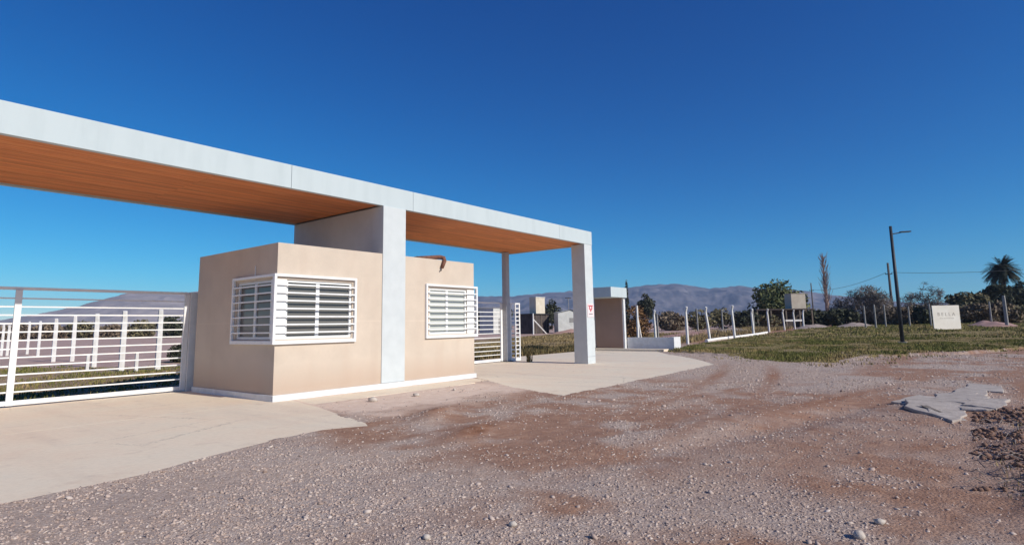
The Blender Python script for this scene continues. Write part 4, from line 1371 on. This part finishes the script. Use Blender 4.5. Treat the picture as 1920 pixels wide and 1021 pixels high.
# clods of dug earth on the bank
cn = 2600
cx_, cy_ = srng.uniform(6.4, 11.5, cn), srng.uniform(-1.2, 0.15, cn)
kp = fbm(cx_ * 1.6, cy_ * 1.6, 61, 3) > 0.45
cx_, cy_ = cx_[kp], cy_[kp]
cr = np.clip(srng.lognormal(math.log(0.016), 0.45, len(cx_)), 0.008, 0.042)
V = IV[None] * (1 + srng.normal(0, 0.2, (len(cx_), 12, 1))) * cr[:, None, None] * np.array([1.2, 1.0, 0.7])
V[:, :, 0] += cx_[:, None]
V[:, :, 1] += cy_[:, None]
V[:, :, 2] += (ground_z(cx_, cy_) + cr * 0.25)[:, None]
tag(link('earth_clods', np_mesh('earth_clods', V.reshape(-1, 3), (IF[None] + (np.arange(len(cx_)) * 12)[:, None, None]).reshape(-1, 3), 'clods')), 'dark reddish clods of dug earth on the bank', 'earth', kind='stuff')
gravel('fine_gravel', 'fine grey and reddish gravel covering the dirt road', 300000, 0.0064, 0.42, 0.0035, 0.014, 30, 1.2, OV, OF, 0.02, 0.12)
gravel('coarse_gravel', 'scattered coarser pebbles on the dirt road', 5000, 0.0105, 0.34, 0.007, 0.022, 20, 1.1, IV, IF, 0.10, 0.45)

# ------------------------------------------------------------------ grass
def scatter(n, poly, seed, jitter=0.0):
    rng = np.random.default_rng(seed)
    P = np.array(poly)
    lo, hi = P.min(0), P.max(0)
    out_ = []
    c = 0
    while c < n:
        q = rng.uniform(lo, hi, (n * 2, 2))
        jx, jy = 1.6 * (fbm(q[:, 0] * 0.9, q[:, 1] * 0.9, 41, 3) - 0.5), 1.6 * (fbm(q[:, 0] * 0.9, q[:, 1] * 0.9, 51, 3) - 0.5)
        q = q[inpoly(q[:, 0] + jx * jitter, q[:, 1] + jy * jitter, poly)]
        out_.append(q)
        c += len(q)
    return np.concatenate(out_)[:n], rng


def grass(name, label, poly, n, h0, h1, wd, mat, seed, dens=None, lean=0.5, jitter=1.0):
    q, rng = scatter(n, poly, seed, jitter)
    cl = fbm(q[:, 0] * 0.6, q[:, 1] * 0.6, seed, 4)
    kp = rng.random(n) < ss(0.30, 0.5, cl) * 0.8 + 0.2
    if dens is not None:
        kp &= rng.random(n) < dens(q[:, 0], q[:, 1])
    q, cl = q[kp], cl[kp]
    z = ground_z(q[:, 0], q[:, 1])
    hs = rng.uniform(h0, h1, len(q)) * (0.45 + 1.1 * ss(0.32, 0.68, cl))
    vv, ff = blades(np.stack([q[:, 0], q[:, 1], z - 0.01], 1), hs, wd, rng, lean)
    return tag(link(name, np_mesh(name, vv, ff, mat)), label, 'grass', kind='stuff')


near = [(28.6, 12.3), (26.4, 9.4), (24, 7.2), (22.2, 4.9), (22.8, 4.0), (27, 3.2), (29.3, 0.6), (34.8, -1.6), (46, -4), (46, 14.2), (36, 13.8), (30.4, 12.6)]
farp = [(46, -4), (60, -7), (105, -16), (105, 14.6), (80, 15.6), (60, 14.6), (46, 14.2)]
grass('verge_grass', 'patchy green and straw grass on the verge round the street lamp', near, 70000, 0.02, 0.10, 0.016, 'grass', 301)
grass('verge_grass', 'patchy green and straw grass on the far verge round the white sign', farp, 45000, 0.03, 0.13, 0.035, 'grass', 302)
grass('edge_tufts', 'sparse ragged tufts straggling from the verge onto the gravel', [(29.5, 13), (25.4, 9.6), (22.6, 7.2), (20.6, 4.9), (21.4, 3.2), (26, 2.0), (28, -0.4), (34, -3.2), (50, -7), (50, -4.6), (35, -0.8), (30, 1.6), (27.6, 4.0), (23.6, 4.6), (23.4, 5.4), (25, 7.2), (28, 10)], 2600, 0.02, 0.11, 0.016, 'grass', 309, jitter=1.8)
grass('field_grass', 'dry grass growing just behind the closed gate', BACKL, 75000, 0.03, 0.11, 0.02, 'grass', 303, dens=lambda x, y: ss(-4, 2, x) * (0.25 + 0.75 * ss(18, 21, y)))
grass('field_grass', 'dry tawny grass in the field beyond the open bay', [(20, 21.5), (34, 19), (60, 24), (68, 42), (30, 34)], 40000, 0.04, 0.16, 0.03, 'grass_dry', 304)
grass('field_grass', 'dense green grass edging the concrete beyond the open bay', [(19, 17.15), (28.2, 17.15), (33, 17.4), (34, 20.5), (22, 22.5), (18, 20)], 26000, 0.05, 0.26, 0.02, 'weed', 305, jitter=0.2)
grass('field_grass', 'sparse dry tufts between the verge fence posts', [(31, 15.4), (60, 16.5), (84, 19), (84, 24), (50, 22), (34, 19)], 16000, 0.08, 0.35, 0.03, 'grass_dry', 306)
grass('bank_weeds', 'dry straw tufts on the earth bank beside the road', [(6.2, 0.05), (7.5, -0.05), (9, -0.2), (12, -0.6), (13, -2.0), (6.0, -1.4)], 1800, 0.02, 0.10, 0.005, 'grass_dry', 307, jitter=0.2)

# fallen twigs on the bank
tr_ = random.Random(8)
tw = MB()
for k in range(60):
    x, y = tr_.uniform(6.2, 10.5), tr_.uniform(-1.0, 0.1)
    a = tr_.uniform(0, math.pi)
    ln = tr_.uniform(0.08, 0.28)
    z = gz(x, y) + 0.03
    tw.tube([(x, y, z), (x + math.cos(a) * ln / 2, y + math.sin(a) * ln / 2, z + 0.04), (x + math.cos(a) * ln, y + math.sin(a) * ln, z + 0.01)], [0.006, 0.005, 0.003], 4, cap=False)
tag(tw.build('fallen_twigs', 'bark_grey'), 'tangle of dry twigs lying on the earth bank', 'twigs', kind='stuff')

# ------------------------------------------------------------------ haze
mt = bpy.data.materials.new('haze')
mt.use_nodes = True
t = mt.node_tree
t.nodes.clear()
pv = t.nodes.new('ShaderNodeVolumePrincipled')
pv.inputs['Color'].default_value = (0.52, 0.70, 1.0, 1)
pv.inputs['Density'].default_value = 0.00013
pv.inputs['Anisotropy'].default_value = 0.1
om = t.nodes.new('ShaderNodeOutputMaterial')
t.links.new(pv.outputs[0], om.inputs['Volume'])
MATS['haze'] = mt
hz = MB().box(-4600, 4600, -4600, 4600, -25, 236).build('haze', 'haze')
tag(hz, kind='stuff')
